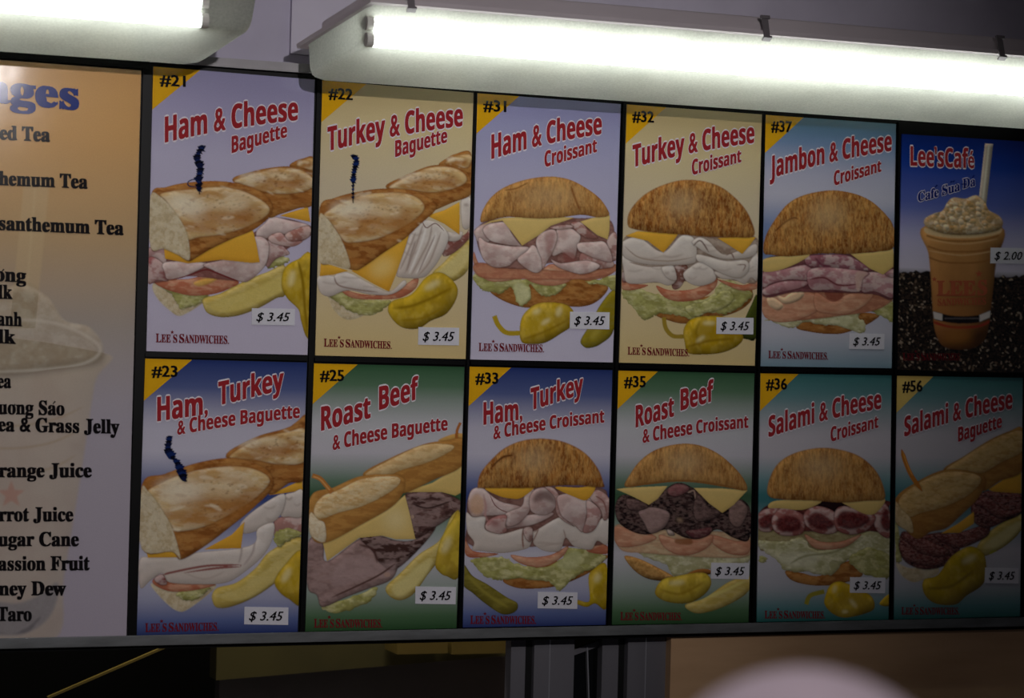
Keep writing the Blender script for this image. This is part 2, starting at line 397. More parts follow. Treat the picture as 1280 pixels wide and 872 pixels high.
def pickle(p, pts, pale=True, col=None):
    p.shape(PK, pts, col or ((204, 178, 92) if pale else (120, 108, 40)), v=(.3, 16), n=(.07, 18, 6), m=[((222, 202, 130) if pale else (148, 136, 58), .6, 50, 18)], e=((150, 124, 44) if pale else (76, 70, 26), 6, .75), b=.8)
def dome(p, pts, hx, hy, rx, ry, dk=.7, base=(198, 140, 68)):
    p.shape(BR, pts, base, v=(.24, 24), n=(.16, 3, 9), b=.9,
            m=[((134, 76, 30), dk, 34, 70), ((214, 160, 88), .6, 16, 40), ((112, 60, 22), dk*.75, 9, 46), ((224, 178, 108), .35, 5, 14)], e=((128, 74, 32), 8, .6))
    for k in (1, .7, .42):
        p.shape(BR, ell(hx, hy, rx*k, ry*k), (226, 192, 142), False, None, (.25, 4, 9), b=rx*.28*k, op=.2, clip=True)
def pores(p, cx, cy, rx, ry, n, c=(128, 78, 34)):
    for _ in range(n):
        a, r = RNG.rand()*6.28, RNG.rand()**.5; x, y = cx+rx*r*math.cos(a), cy+ry*r*math.sin(a)
        p.shape(BR, ell(x, y, 3+RNG.rand()*6, 2+RNG.rand()*2.5, -.3, 8), c, False, None, None, b=1.2, op=.45, clip=True)
def shine(p, nm, cx, cy, rx, ry, a=0, c=(250, 240, 190), op=.55):
    p.shape(nm, ell(cx, cy, rx, ry, a), c, False, None, None, b=min(rx, ry)*.6, op=op, clip=True)
def frill(p, pts, w, c=(14, 22, 58)):
    L = spline(parse(pts), 5, False)
    p.line(PI, L, (40, 30, 30), 5, clip=False, taper=False)
    for i, (x, y) in enumerate(L[:int(len(L)*.95)]):
        s = w*(.6+.8*RNG.rand()); a = RNG.rand()*3; cc = [c, (20, 40, 96), (8, 12, 32)][i % 3]
        p.shape(PI, np.array([[x-s, y-s*.3], [x-s*.1, y-s*.7], [x+s, y-s*.5], [x+s*.5, y+s*.4], [x+s*.9, y+s*.9], [x-s*.4, y+s*.6]]), cc, False, None, None, b=.7)

# ------------------------------------------------------------------ the twelve sandwich posters and the drinks poster
LAV = [(0, (164, 160, 196)), (.12, (176, 170, 205)), (.3, (198, 192, 218)), (1, (207, 199, 219))]
LAV2 = [(0, (158, 158, 206)), (.12, (172, 172, 212)), (.3, (190, 187, 218)), (1, (214, 208, 228))]
CRM = [(0, (206, 184, 134)), (.16, (226, 206, 158)), (.4, (220, 204, 174)), (.7, (226, 206, 164)), (1, (226, 200, 140))]
BLU = [(0, (44, 62, 122)), (.1, (88, 100, 150)), (.24, (204, 200, 216)), (.34, (208, 204, 220)), (.44, (120, 128, 168)), (.5, (46, 66, 130)), (.6, (140, 146, 184)), (.72, (210, 206, 218)), (.86, (176, 176, 200)), (.95, (96, 110, 160)), (1, (46, 60, 116))]
GRN = [(0, (58, 98, 66)), (.08, (96, 128, 100)), (.22, (204, 204, 208)), (.33, (208, 204, 212)), (.43, (116, 140, 120)), (.5, (46, 86, 52)), (.6, (140, 158, 142)), (.72, (208, 204, 212)), (.85, (160, 172, 162)), (.94, (86, 118, 84)), (1, (48, 84, 48))]
TEA = [(0, (62, 122, 122)), (.09, (104, 148, 152)), (.24, (206, 200, 208)), (.33, (206, 200, 208)), (.43, (120, 160, 164)), (.5, (48, 118, 122)), (.6, (130, 160, 166)), (.72, (210, 204, 212)), (.86, (182, 184, 192)), (.94, (98, 144, 148)), (1, (40, 104, 100))]
SKY = [(0, (96, 140, 164)), (.1, (128, 156, 196)), (.22, (196, 196, 220)), (.32, (206, 204, 222)), (.44, (128, 148, 192)), (.55, (120, 146, 190)), (.72, (196, 198, 214)), (.86, (206, 204, 216)), (1, (134, 164, 180))]
CAF = [(0, (14, 44, 128)), (.12, (26, 62, 158)), (.3, (96, 110, 186)), (.45, (196, 190, 222)), (.57, (214, 206, 224)), (.6, (30, 24, 20)), (1, (20, 17, 15))]
RED, WHT, INK = (166, 44, 50), (240, 232, 240), (18, 16, 20)
GROUP = 'sandwich posters in two rows on the menu board'

def cP(org, sc, x, y): return (org[0]+x/sc, org[1]+y/sc)
def poster(px, label, grad, num, org, sc, titles, logo, price, food=None, forg=None, fsc=None, flag=(240, 180, 24), price_txt='$ 3.45', logo_col=None):
    q = Quad(*px); c0 = q.world(.5, 1.)
    root = empty('menu_poster', (float(c0[0]), float(c0[1]), float(c0[2])), label, 'poster', GROUP)
    # sheet: thin board, gradient printed on its front
    nv = 40; g = np.array([lin(x[1]) for x in grad]); gt = [x[0] for x in grad]
    u, v = np.meshgrid([0, 1.], np.linspace(0, 1, nv)); Wf = q.world(u, v).reshape(-1, 3); Wb = Wf.copy(); Wb[:, 1] += .003
    n = len(Wf); V = np.concatenate([Wf, Wb]); F = []
    for i in range(nv-1):
        a = 2*i; F.append((a, a+2, a+3, a+1)); F.append((n+a, n+a+1, n+a+3, n+a+2)); F.append((a, n+a, n+a+2, a+2)); F.append((a+1, a+3, n+a+3, n+a+1))
    F += [(0, 1, n+1, n), (2*nv-2, n+2*nv-2, n+2*nv-1, 2*nv-1)]
    cv = np.stack([np.interp(v.ravel(), gt, g[:, i]) for i in range(3)], 1)
    fast_mesh('poster_sheet', V, F, np.concatenate([cv, cv]), root)
    if food:
        p = Paint(q, forg, fsc, grad); food(p); p.finish(root)
    if num:
        tri = q.world(np.array([0, .285, 0, 0]), np.array([0, 0, .152, .152]), .0004)
        me = bpy.data.meshes.new('corner_flag'); me.from_pydata([tuple(t) for t in tri[:3]], [], [(0, 2, 1)]); me.update(); colour(me, np.array([lin(flag)]*3))
        link('corner_flag', me, PRINT, root)
        A, B = [q.px[0]*(1-a)*(1-b)+q.px[1]*a*(1-b)+q.px[2]*a*b+q.px[3]*(1-a)*b for a, b in ((.045, .064), (.20, .0625))]
        build_text('number_lettering', place_text(q, num, A, B, 13.6, 13.4, INK, .03, layer=2), root)
    pcs = []
    for t in titles:
        s, x0, y0, x1, y1, h0, h1 = t[:7]; o = t[7] if len(t) > 7 else {}
        pcs += place_text(q, sans(o.get('s', s)), cP(org, sc, x0, y0), cP(org, sc, x1, y1), h0/sc, h1/sc, o.get('c', RED), o.get('b', .024), (WHT, o.get('b', .024)+.038), sag=o.get('sag', 0), layer=2)
    build_text('title_lettering', pcs, root)
    if logo:
        x0, y0, x1, y1, h = logo; P0, P1 = cP(org, sc, x0, y0), cP(org, sc, x1, y1); lc = logo_col or (122, 28, 38)
        L = (P1[0]-P0[0]); f = lambda t: (P0[0]+L*t, P0[1]+(P1[1]-P0[1])*t)
        pc = place_text(q, serif('L'), f(0), f(.07), h/sc, h/sc, lc, .018, layer=2)
        pc += place_text(q, serif('EE'), f(.075), f(.2), h*.93/sc, h*.93/sc, lc, .018, layer=2)
        pc += place_text(q, serif('S'), f(.235), f(.29), h*.93/sc, h*.93/sc, lc, .018, layer=2)
        pc += place_text(q, serif('S'), f(.32), f(.385), h/sc, h/sc, lc, .018, layer=2)
        pc += place_text(q, serif('ANDWICHES'), f(.39), f(.975), h*.93/sc, h*.93/sc, lc, .018, layer=2)
        pc.append(star(q, f(.222)[0], f(.222)[1]-h*1.22/sc, h*.24/sc, lc)); pc.append(star(q, f(.99)[0], f(.99)[1]-h*.05/sc, h*.13/sc, lc))
        build_text('shop_name_lettering', pc, root)
    if price:
        x0, y0, x1, y1 = price; a = [cP(org, sc, *c) for c in ((x0, y0), (x1, y0+2), (x1-1, y1+1), (x0-1, y1-1))]
        uu = [q.uv(*c) for c in a]; U = np.array([t[0] for t in uu]); Vv = np.array([t[1] for t in uu])
        f_ = q.world(U, Vv, .0016); b_ = q.world(U, Vv, .0002); V, F = hexa(b_, f_)
        me = bpy.data.meshes.new('price_tag'); me.from_pydata(V, [], F); me.update(); colour(me, np.array([lin((226, 224, 232))]*8)); tg = link('price_tag', me, PRINT, root)
        w, h = x1-x0, y1-y0
        build_text('price_lettering', place_text(q, price_txt, cP(org, sc, x0+w*.10, y0+h*.76), cP(org, sc, x0+w*.88, y0+h*.77), h*.5/sc, h*.5/sc, INK, .014, shear=.28, ext=1, layer=5), tg)
    return root, q
def star(q, x, y, r, c, layer=3):
    P = [(x+r*(1 if i % 2 == 0 else .42)*math.sin(i*math.pi/5), y-r*(1 if i % 2 == 0 else .42)*math.cos(i*math.pi/5)) for i in range(10)]
    u, v = q.uv([t[0] for t in P], [t[1] for t in P]); return (q.world(u, v, .0004*layer), [tuple(range(10))[::-1]], lin(c))

def food21(p):
    cut(p, "38,640 60,700 110,750 155,780 200,765 262,725 300,690 200,640 90,610")
    lettuce(p, "80,640 120,680 150,720 175,750 240,730 290,690 270,650 150,640")
    pickle(p, "268,730 272,700 340,680 400,650 480,610 560,580 640,552 642,680 600,700 520,745 430,778 350,786 290,768")
    p.shape(PK, "300,735 400,690 500,655 630,600 636,660 560,700 460,745 360,765", (226, 206, 120), v=None, b=4, op=.7, clip=True)
    tomato(p, "48,628 90,655 150,675 220,688 320,680 390,655 432,628 380,605 300,590 200,612 100,612")
    p.shape(TM, "225,630 280,610 330,612 300,632 250,645", (236, 190, 90), b=3, op=.8, clip=True)
    lettuce(p, "560,500 600,500 660,520 640,545 590,560 560,560")
    p.shape(HM, "500,400 600,335 752,370 752,420 660,470 600,520 540,560 450,620 200,600 20,625 20,470 300,480", (160, 112, 104), v=None, n=(.12, 12, 8), m=[((116, 66, 60), .6, 40, 20)], b=1.5, e=((100, 52, 46), 6))
    ham(p, "560,440 600,430 640,470 660,500 600,520 560,560 545,500", (196, 150, 146))
    ham(p, "510,395 545,360 580,330 660,345 750,368 720,400 640,410 580,420 520,440")
    ham(p, "640,410 700,380 752,372 750,420 700,440 650,450", (190, 128, 112))
    ham(p, "565,420 620,400 660,440 720,440 680,465 620,460 575,445", (206, 150, 140))
    ham(p, "20,475 60,455 95,470 100,560 60,520 20,515", (210, 166, 162))
    ham(p, "20,520 60,520 100,560 110,620 60,618 20,632", (176, 104, 104))
    ham(p, "95,535 280,538 270,560 210,590 170,608 110,615 95,590")
    ham(p, "270,545 400,510 500,420 562,440 566,500 545,560 480,618 440,625 380,605 310,572")
    p.line(HM, "110,618 170,606 220,590 280,570 330,585 420,620 450,628", (120, 50, 48), 7)
    cheese(p, "90,470 95,520 200,542 350,525 490,540 526,536 510,450 495,392 400,420 250,450")
    cheese(p, "615,325 660,310 745,285 756,354 700,342", )
    crust(p, "660,98 690,75 722,65 768,60 768,150 700,120")
    face(p, "690,95 720,72 768,64 768,118 740,115")
    crust(p, "400,162 500,122 620,102 700,108 768,145 768,272 700,292 620,318 560,330 500,230")
    face(p, "405,166 500,130 620,106 710,116 762,150 766,195 700,222 600,226 500,205 440,182"); pores(p, 620, 165, 110, 40, 26)
    crust(p, "32,228 100,195 200,174 340,168 450,185 540,222 582,275 570,330 500,388 400,430 300,478 230,520 200,532 150,500 90,475 30,470")
    face(p, "70,228 130,212 200,205 340,193 450,213 540,258 572,296 545,335 460,380 350,412 250,424 190,432 150,340 100,262"); pores(p, 360, 310, 190, 90, 46)
    shine(p, BR, 200, 285, 80, 40, .3, (250, 236, 208)); shine(p, BR, 430, 250, 60, 26, .3, (248, 228, 190))
    cut(p, "30,236 75,240 120,285 165,345 198,420 206,524 150,500 90,475 30,466")
    pepper(p, "640,560 700,522 760,512 760,860 735,872 712,800 700,750 650,700 624,640")
    p.line(PP, "700,530 720,620 730,740 742,860", (150, 118, 18), 12, b=3)
    shine(p, PP, 670, 610, 14, 40, .2); frill(p, "262,18 240,60 256,110 248,160 252,228", 17)
    p.line(PI, "245,195 205,190 200,172 225,160 245,165", (16, 40, 90), 5, clip=False)
def food22(p):
    cut(p, "35,655 70,690 100,755 160,797 240,770 200,700 120,665")
    lettuce(p, "68,675 140,672 250,708 352,708 335,742 260,780 180,762 120,722")
    tomato(p, "125,652 220,680 340,682 420,640 480,603 470,655 400,698 300,705 200,702 150,682")
    pickle(p, "545,590 600,535 660,470 712,432 712,560 650,620 600,612")
    p.shape(PK, "570,585 640,520 705,455 705,530 640,600", (232, 216, 150), b=4, v=None, op=.7, clip=True)
    ham(p, "600,450 690,412 712,388 712,430 650,490 600,510 590,480", (150, 92, 82))
    turkey(p, "678,250 718,243 718,372 682,374")
    turkey(p, "590,395 640,400 684,398 672,432 640,442 600,432")
    turkey(p, "445,400 470,365 500,345 560,352 610,392 618,440 580,520 545,570 500,607 400,606 385,580 420,480")
    for t in ("505,360 480,440 450,520 420,590", "545,365 530,440 490,520 450,595", "585,400 560,470 530,540 480,600", "470,400 440,480 400,570"):
        p.line(TK, t, (178, 156, 142), 9, b=2, op=.75)
    for t in ("520,370 500,440 470,520 440,590", "565,395 545,460 510,530 470,590"):
        p.line(TK, t, (250, 244, 238), 10, b=2.5, op=.8)
    p.line(TK, "500,350 520,380 560,360 600,395", (150, 120, 108), 5); p.line(TK, "470,440 450,500 430,580", (176, 156, 146), 8, b=2); p.line(TK, "560,410 520,500 480,590", (180, 160, 150), 7, b=2)
    turkey(p, "25,605 60,590 100,598 120,575 180,588 260,630 350,668 415,618 425,640 360,682 260,682 160,664 80,692 35,670")
    p.line(TK, "100,600 120,640 200,660 300,672", (150, 124, 112), 6, b=1)
    cheese(p, "35,600 40,538 90,550 165,575 100,592"); cheese(p, "520,325 600,300 670,262 670,412 600,362")
    cheese(p, "178,575 300,500 445,398 420,480 382,590 350,670 280,635"); shine(p, CH, 320, 560, 60, 40, -.5, (252, 226, 150), .6)
    crust(p, "575,98 610,65 650,45 720,38 720,170 650,135"); face(p, "600,88 640,58 718,46 718,95 690,110 640,92")
    crust(p, "335,198 400,152 450,130 540,98 630,98 700,128 720,165 718,232 640,265 560,300 520,322 480,250")
    face(p, "345,198 440,142 540,104 640,106 698,140 695,178 620,210 540,221 440,208"); pores(p, 570, 160, 110, 38, 24)
    crust(p, "35,288 100,245 200,218 320,202 440,208 520,235 565,290 490,365 420,430 330,490 230,560 190,572 90,545 35,525")
    face(p, "50,325 90,290 150,258 260,225 400,220 480,243 512,288 475,338 400,385 300,430 200,448 145,442 90,365"); pores(p, 330, 330, 160, 80, 40)
    shine(p, BR, 200, 290, 80, 34, -.2, (250, 236, 208)); shine(p, BR, 400, 255, 60, 22, .2, (248, 228, 190))
    cut(p, "33,330 60,330 95,372 140,448 172,562 90,545 33,525")
    pepper(p, "345,762 365,712 450,682 520,602 590,584 655,640 656,700 610,770 540,802 480,838 400,828")
    p.line(PP, "370,745 450,735 540,700 640,650", (148, 116, 16), 12, b=4); p.line(PP, "400,800 500,790 600,740", (160, 128, 20), 8, b=3); shine(p, PP, 545, 640, 40, 14, -.5)
    frill(p, "186,55 202,75 190,130 186,190 186,268", 13)
def food23(p):
    cut(p, "62,735 110,800 170,848 222,840 335,748 280,735 150,750")
    lettuce(p, "170,778 250,755 312,752 250,800 200,802")
    tomato(p, "68,722 110,695 160,722 250,732 335,738 250,762 150,768 90,748")
    pickle(p, "320,775 345,750 420,730 500,670 560,600 690,538 690,640 600,720 500,790 400,832 340,836 320,808")
    p.shape(PK, "350,790 450,745 540,680 680,590 680,640 560,740 440,805", (228, 208, 130), b=4, v=None, op=.6, clip=True)
    ham(p, "580,470 640,450 695,448 692,530 640,545 600,580 580,545", (190, 140, 130)); lettuce(p, "585,520 630,505 690,520 690,535 630,560 600,582 580,560")
    cheese(p, "555,365 640,325 698,300 698,345 620,356")
    turkey(p, "618,370 660,352 698,345 698,450 640,455 606,448")
    turkey(p, "440,480 520,410 620,358 610,440 540,500 450,526")
    turkey(p, "15,635 60,622 160,612 300,600 440,585 500,560 510,505 576,480 572,548 530,622 450,690 380,730 280,738 140,730 110,692 60,722 18,752")
    p.line(TK, "120,700 140,690 300,660 440,660 320,672 200,690", (150, 90, 84), 9, b=1); p.line(TK, "440,520 442,600 430,650", (180, 162, 156), 6, b=2); p.line(TK, "500,520 490,600 450,660", (190, 172, 166), 7, b=2)
    ham(p, "75,715 110,695 130,735 100,740", (150, 80, 78))
    cheese(p, "285,592 400,530 455,475 440,586"); cheese(p, "40,592 150,590 195,625 50,626")
    crust(p, "640,92 680,50 712,28 712,110")
    crust(p, "375,203 480,130 600,92 712,78 708,290 640,315 560,362 510,270")
    face(p, "388,205 500,132 640,96 708,90 706,222 600,236 500,218"); pores(p, 610, 165, 90, 45, 24)
    crust(p, "25,318 120,275 250,230 380,208 480,222 560,268 572,335 500,410 430,470 300,570 190,634 150,600 25,590")
    face(p, "45,350 110,310 180,280 300,250 440,243 530,268 562,308 505,375 420,430 300,492 190,517 150,500 90,405"); pores(p, 370, 370, 160, 90, 40)
    shine(p, BR, 200, 350, 90, 44, -.2, (250, 236, 208)); shine(p, BR, 420, 285, 70, 24, .2, (248, 228, 190))
    cut(p, "24,342 50,348 95,405 150,500 186,628 150,600 24,588")
    pepper(p, "580,725 620,660 695,600 695,818 640,800 600,770"); shine(p, PP, 630, 700, 14, 34, .5)
    frill(p, "140,125 135,180 170,225 190,270 205,308", 17)
def food25(p):
    lettuce(p, "80,828 200,790 315,745 290,802 210,842 120,856")
    beef = lambda t, c=(150, 118, 112), k=.7: p.shape(BF, t, c, v=(.25, 16), n=(.1, 16, 8), m=[((70, 44, 40), k, 44, 20), ((184, 156, 150), .5, 36, 16)], e=((60, 36, 32), 6, .85), b=.9)
    beef("15,570 40,525 85,555 100,632 250,528 345,530 400,560 412,640 380,712 280,752 180,790 80,832 55,780 15,745", (168, 138, 132), .3)
    beef("245,530 330,520 400,540 480,538 575,480 520,560 400,668 330,640 300,590", (74, 50, 44), .5)
    p.shape(BF, "150,640 250,600 330,640 400,625 380,700 300,700 200,730 120,740", (190, 162, 158), b=6, v=None, op=.5, clip=True)
    p.line(BF, "120,790 230,740 330,690 400,640", (96, 66, 60), 8, b=2); p.line(BF, "240,560 300,580 320,640", (86, 56, 50), 9, b=3)
    beef("438,342 520,326 600,330 682,368 682,412 640,440 560,492 480,532 455,430", (112, 82, 76), .8)
    p.line(BF, "470,380 540,400 640,370", (66, 44, 40), 7, b=2); p.line(BF, "640,370 650,430", (50, 32, 30), 5)
    beef("628,258 684,280 684,332 655,305", (110, 76, 72))
    p.shape(BF, ell(472, 438, 8, 8), (190, 160, 140), False, None, None, clip=True); p.shape(BF, ell(362, 690, 14, 10), (190, 156, 140), False, None, None, clip=True)
    cheese(p, "428,332 560,290 690,208 690,330 660,346 600,330 500,330", True)
    cheese(p, "78,532 250,470 360,410 440,343 462,430 486,536 400,536 340,520 240,530 100,632", True); shine(p, CH, 400, 450, 50, 50, 0, (250, 234, 180), .5)
    B1 = dict(v=(.18, 16), n=(.08, 8, 5), b=.9)
    p.shape(BR, "585,108 640,80 692,76 692,110", (214, 166, 90), **B1)
    p.shape(BR, "255,255 380,180 520,122 620,105 692,100 692,212 560,280 425,338 380,300", (196, 142, 72), m=[((160, 104, 46), .5, 50, 18)], e=((150, 96, 44), 5, .6), **B1)
    p.shape(BR, "268,252 400,178 520,126 640,125 640,150 540,200 430,232 350,262", (236, 204, 148), m=[((206, 158, 94), .5, 36, 14)], **B1)
    p.shape(BR, "30,348 130,310 250,260 400,256 440,290 400,380 250,472 90,552 28,512", (200, 146, 76), m=[((164, 108, 50), .55, 60, 18)], e=((156, 104, 50), 5, .5), **B1)
    p.shape(BR, "45,400 80,350 150,322 260,272 400,264 412,298 340,350 250,392 150,420 60,450", (238, 206, 150), m=[((210, 164, 98), .6, 40, 16), ((248, 228, 184), .5, 22, 10)], **B1)
    p.shape(BR, "28,420 60,450 90,470 90,548 28,515", (238, 222, 190), m=[((214, 184, 134), .5, 18, 18)], **B1)
    pickle(p, "358,742 420,682 500,602 590,540 640,440 678,418 678,560 600,620 540,690 480,772 420,802 370,782")
    p.shape(PK, "380,750 440,700 540,620 560,640 500,730 420,785", (236, 222, 150), b=5, v=None, op=.75, clip=True)
    pepper(p, "572,640 595,540 640,460 678,420 676,690 620,697 585,675", (208, 180, 60)); shine(p, PP, 620, 560, 16, 40, .4)
    p.line(PI, "36,258 70,272 95,300 122,332", (196, 128, 62), 20, clip=False, taper=False); p.line(PI, "682,28 668,60 664,96", (184, 110, 50), 12, clip=False, taper=False)
    p.line(PI, "40,262 72,276 112,322", (226, 164, 96), 7, taper=False)
def food31(p):
    crust(p, "105,590 180,640 290,672 420,662 560,667 640,640 694,578 660,545 540,520 300,540 130,570"); pores(p, 500, 610, 150, 40, 30)
    lettuce(p, "22,515 60,500 200,520 290,530 480,552 440,600 400,617 360,607 330,575 305,560 314,620 268,662 238,640 215,570 160,600 120,590 80,588 45,560")
    lettuce(p, "580,545 660,530 730,508 730,592 690,568")
    p.shape(LT, "225,560 270,550 308,600 300,630 268,655 245,640", (226, 224, 176), b=5, v=None, op=.6, clip=True)
    tomato(p, "30,395 60,460 140,480 220,450 268,490 235,530 120,542 60,510 28,450", True)
    tomato(p, "500,500 600,500 728,455 728,492 660,527 560,532", True)
    tomato(p, "232,445 290,480 360,480 420,455 512,500 502,540 430,562 350,556 280,522", True)
    p.shape(TM, "340,510 400,480 470,500 460,525 400,530", (244, 214, 180), b=6, v=None, op=.6, clip=True)
    p.shape(TM, "40,450 250,470 500,490 728,460 715,500 560,530 240,530 60,520", (200, 140, 108), v=None, n=(.12, 12, 8), m=[((180, 110, 84), .6, 40, 20)], b=1.5, e=((150, 84, 60), 6))
    p.shape(HM, "45,290 120,236 400,228 560,228 700,235 728,330 722,440 640,480 560,500 420,450 300,480 130,465 60,400", (160, 118, 108), v=None, n=(.12, 12, 8), m=[((116, 70, 62), .6, 40, 20)], b=1.5, e=((100, 56, 48), 6))
    ham(p, "688,335 732,298 736,420 718,440 700,400", (190, 142, 134))
    ham(p, "560,400 640,420 715,440 716,470 640,480 560,470", (186, 132, 124))
    ham(p, "408,430 460,450 540,440 600,438 655,462 620,492 560,506 500,492 440,468")
    ham(p, "30,290 70,258 120,250 110,340 50,345 38,325")
    ham(p, "72,290 90,262 130,250 190,250 215,300 262,360 300,370 200,362 110,340")
    ham(p, "50,345 60,322 100,348 200,365 302,372 270,410 225,445 200,465 130,472 75,432")
    ham(p, "243,435 290,390 320,360 350,390 372,460 352,496 310,492")
    ham(p, "440,282 500,275 557,312 542,370 524,430 470,400 415,412")
    ham(p, "335,345 352,308 385,290 430,285 442,330 418,400 400,430 370,482 362,430 345,390")
    p.shape(HM, "380,300 430,295 425,350 400,400 385,360", (168, 110, 104), b=7, v=None, op=.6, clip=True)
    p.shape(HM, "470,400 500,395 528,410 530,440 480,445", (150, 88, 80), b=5, v=None, op=.7, clip=True)
    ham(p, "543,352 620,345 682,350 716,442 640,432 570,402 545,385")
    ham(p, "508,252 560,248 600,290 645,325 590,328 540,298", (180, 120, 110)); ham(p, "400,275 450,262 510,262 520,275 450,285", (206, 158, 150))
    cheese(p, "62,268 110,242 175,226 360,218 525,226 410,266 350,312 268,364 212,290 170,240 110,250", True)
    cheese(p, "556,245 620,226 702,214 700,290 692,334 640,312", True)
    dome(p, "62,246 72,190 118,120 190,70 290,36 400,22 500,36 590,82 652,130 690,182 697,215 640,224 560,212 450,226 330,230 200,222 100,242", 400, 120, 220, 70, .5, (204, 146, 78))
    p.line(BR, "510,70 530,130 560,200", (142, 84, 38), 8, b=3); p.line(BR, "180,90 240,80 300,50", (150, 92, 44), 6, b=2)
    pickle(p, "558,832 600,760 660,650 728,588 722,780 660,850 600,872 570,862", False, (150, 132, 30)); shine(p, PK, 640, 780, 18, 60, .6, (206, 186, 80))
    p.line(PP, "130,712 150,758 190,795 258,797", (190, 160, 40), 24, clip=False, taper=False)
    pepper(p, "255,790 270,712 330,657 400,645 480,655 522,690 512,760 460,800 380,846 300,852 265,840")
    p.line(PP, "270,830 380,790 500,730", (150, 118, 18), 10, b=4); shine(p, PP, 340, 690, 22, 12, -.4); shine(p, PP, 385, 740, 26, 10, -.6); shine(p, PP, 450, 690, 14, 26, .3)
def food32(p):
    crust(p, "188,672 260,706 330,718 420,702 560,667 632,620 648,570 600,555 300,620"); pores(p, 420, 680, 180, 20, 20, (80, 44, 18))
    lettuce(p, "28,565 80,545 200,580 320,610 440,590 520,510 645,572 600,628 520,672 440,664 370,702 300,680 230,670 180,680 135,702 90,652 42,602")
    lettuce(p, "330,640 420,610 520,560 560,600 500,650 420,668 370,690")
    tomato(p, "28,478 60,525 152,535 90,557 28,552"); tomato(p, "480,508 600,535 666,508 666,552 580,558")
    tomato(p, "190,538 260,560 380,550 472,488 472,545 400,600 300,613 230,592")
    p.shape(TK, "40,310 200,285 440,300 655,305 668,400 666,520 600,520 460,500 300,520 100,520 35,480", (186, 166, 150), v=None, n=(.12, 12, 8), m=[((136, 108, 92), .6, 40, 20)], b=1.5, e=((120, 90, 76), 6))
    ham(p, "270,450 335,440 330,500 300,550 265,545", (130, 84, 70)); ham(p, "30,470 60,500 45,522 30,515", (150, 90, 84))
    turkey(p, "30,395 70,420 150,440 240,440 275,480 284,512 250,538 190,522 110,530 50,522 36,470")
    turkey(p, "215,450 265,440 282,470 285,512 240,500")
    turkey(p, "30,330 110,310 220,378 310,300 372,318 382,408 352,436 200,442 110,432 50,410 30,385")
    p.line(TK, "40,350 100,400 180,418 270,420 370,402", (176, 156, 140), 6, b=2); p.line(TK, "60,425 150,445 250,442", (150, 124, 108), 6, b=1)
    turkey(p, "318,482 350,450 400,425 450,448 472,510 400,540 340,522")
    turkey(p, "465,470 560,480 620,440 668,380 668,510 640,500 610,530 560,510 500,505")
    turkey(p, "382,390 440,400 520,420 600,415 628,430 622,475 580,502 500,480 420,435 385,420")
    turkey(p, "358,332 395,308 440,328 480,370 520,390 600,365 664,340 660,390 600,410 500,410 430,385 390,360")
    p.line(TK, "365,350 400,325 440,380", (120, 92, 80), 6, b=1); p.line(TK, "520,395 545,385 560,412", (140, 110, 96), 6, b=2); p.line(TK, "570,440 612,440 600,470", (150, 120, 106), 5, b=1)
    cheese(p, "44,302 100,280 300,286 272,325 224,382 150,326"); cheese(p, "480,312 560,306 662,308 632,350 598,388 540,350")
    dome(p, "55,252 62,190 118,120 200,70 310,38 420,44 510,78 592,150 637,220 653,302 560,310 420,306 330,298 180,286 90,272", 310, 150, 110, 80, .85, (176, 112, 50))
    p.shape(PK, "600,720 640,630 668,586 664,780 620,792 588,775", (70, 78, 24), v=(.5, 12), e=((40, 46, 14), 5))
    p.line(PP, "226,688 236,740 270,776 326,778", (170, 142, 50), 20, clip=False, taper=False)
    pepper(p, "320,745 355,698 430,682 530,692 600,770 580,820 500,856 400,864 340,856 325,810", (196, 160, 28))
    p.line(PP, "330,830 440,800 560,790", (140, 108, 14), 10, b=4); p.line(PP, "400,700 380,760 400,840", (150, 118, 18), 8, b=4); shine(p, PP, 440, 715, 30, 10, 0); shine(p, PP, 400, 790, 24, 9, -.6)
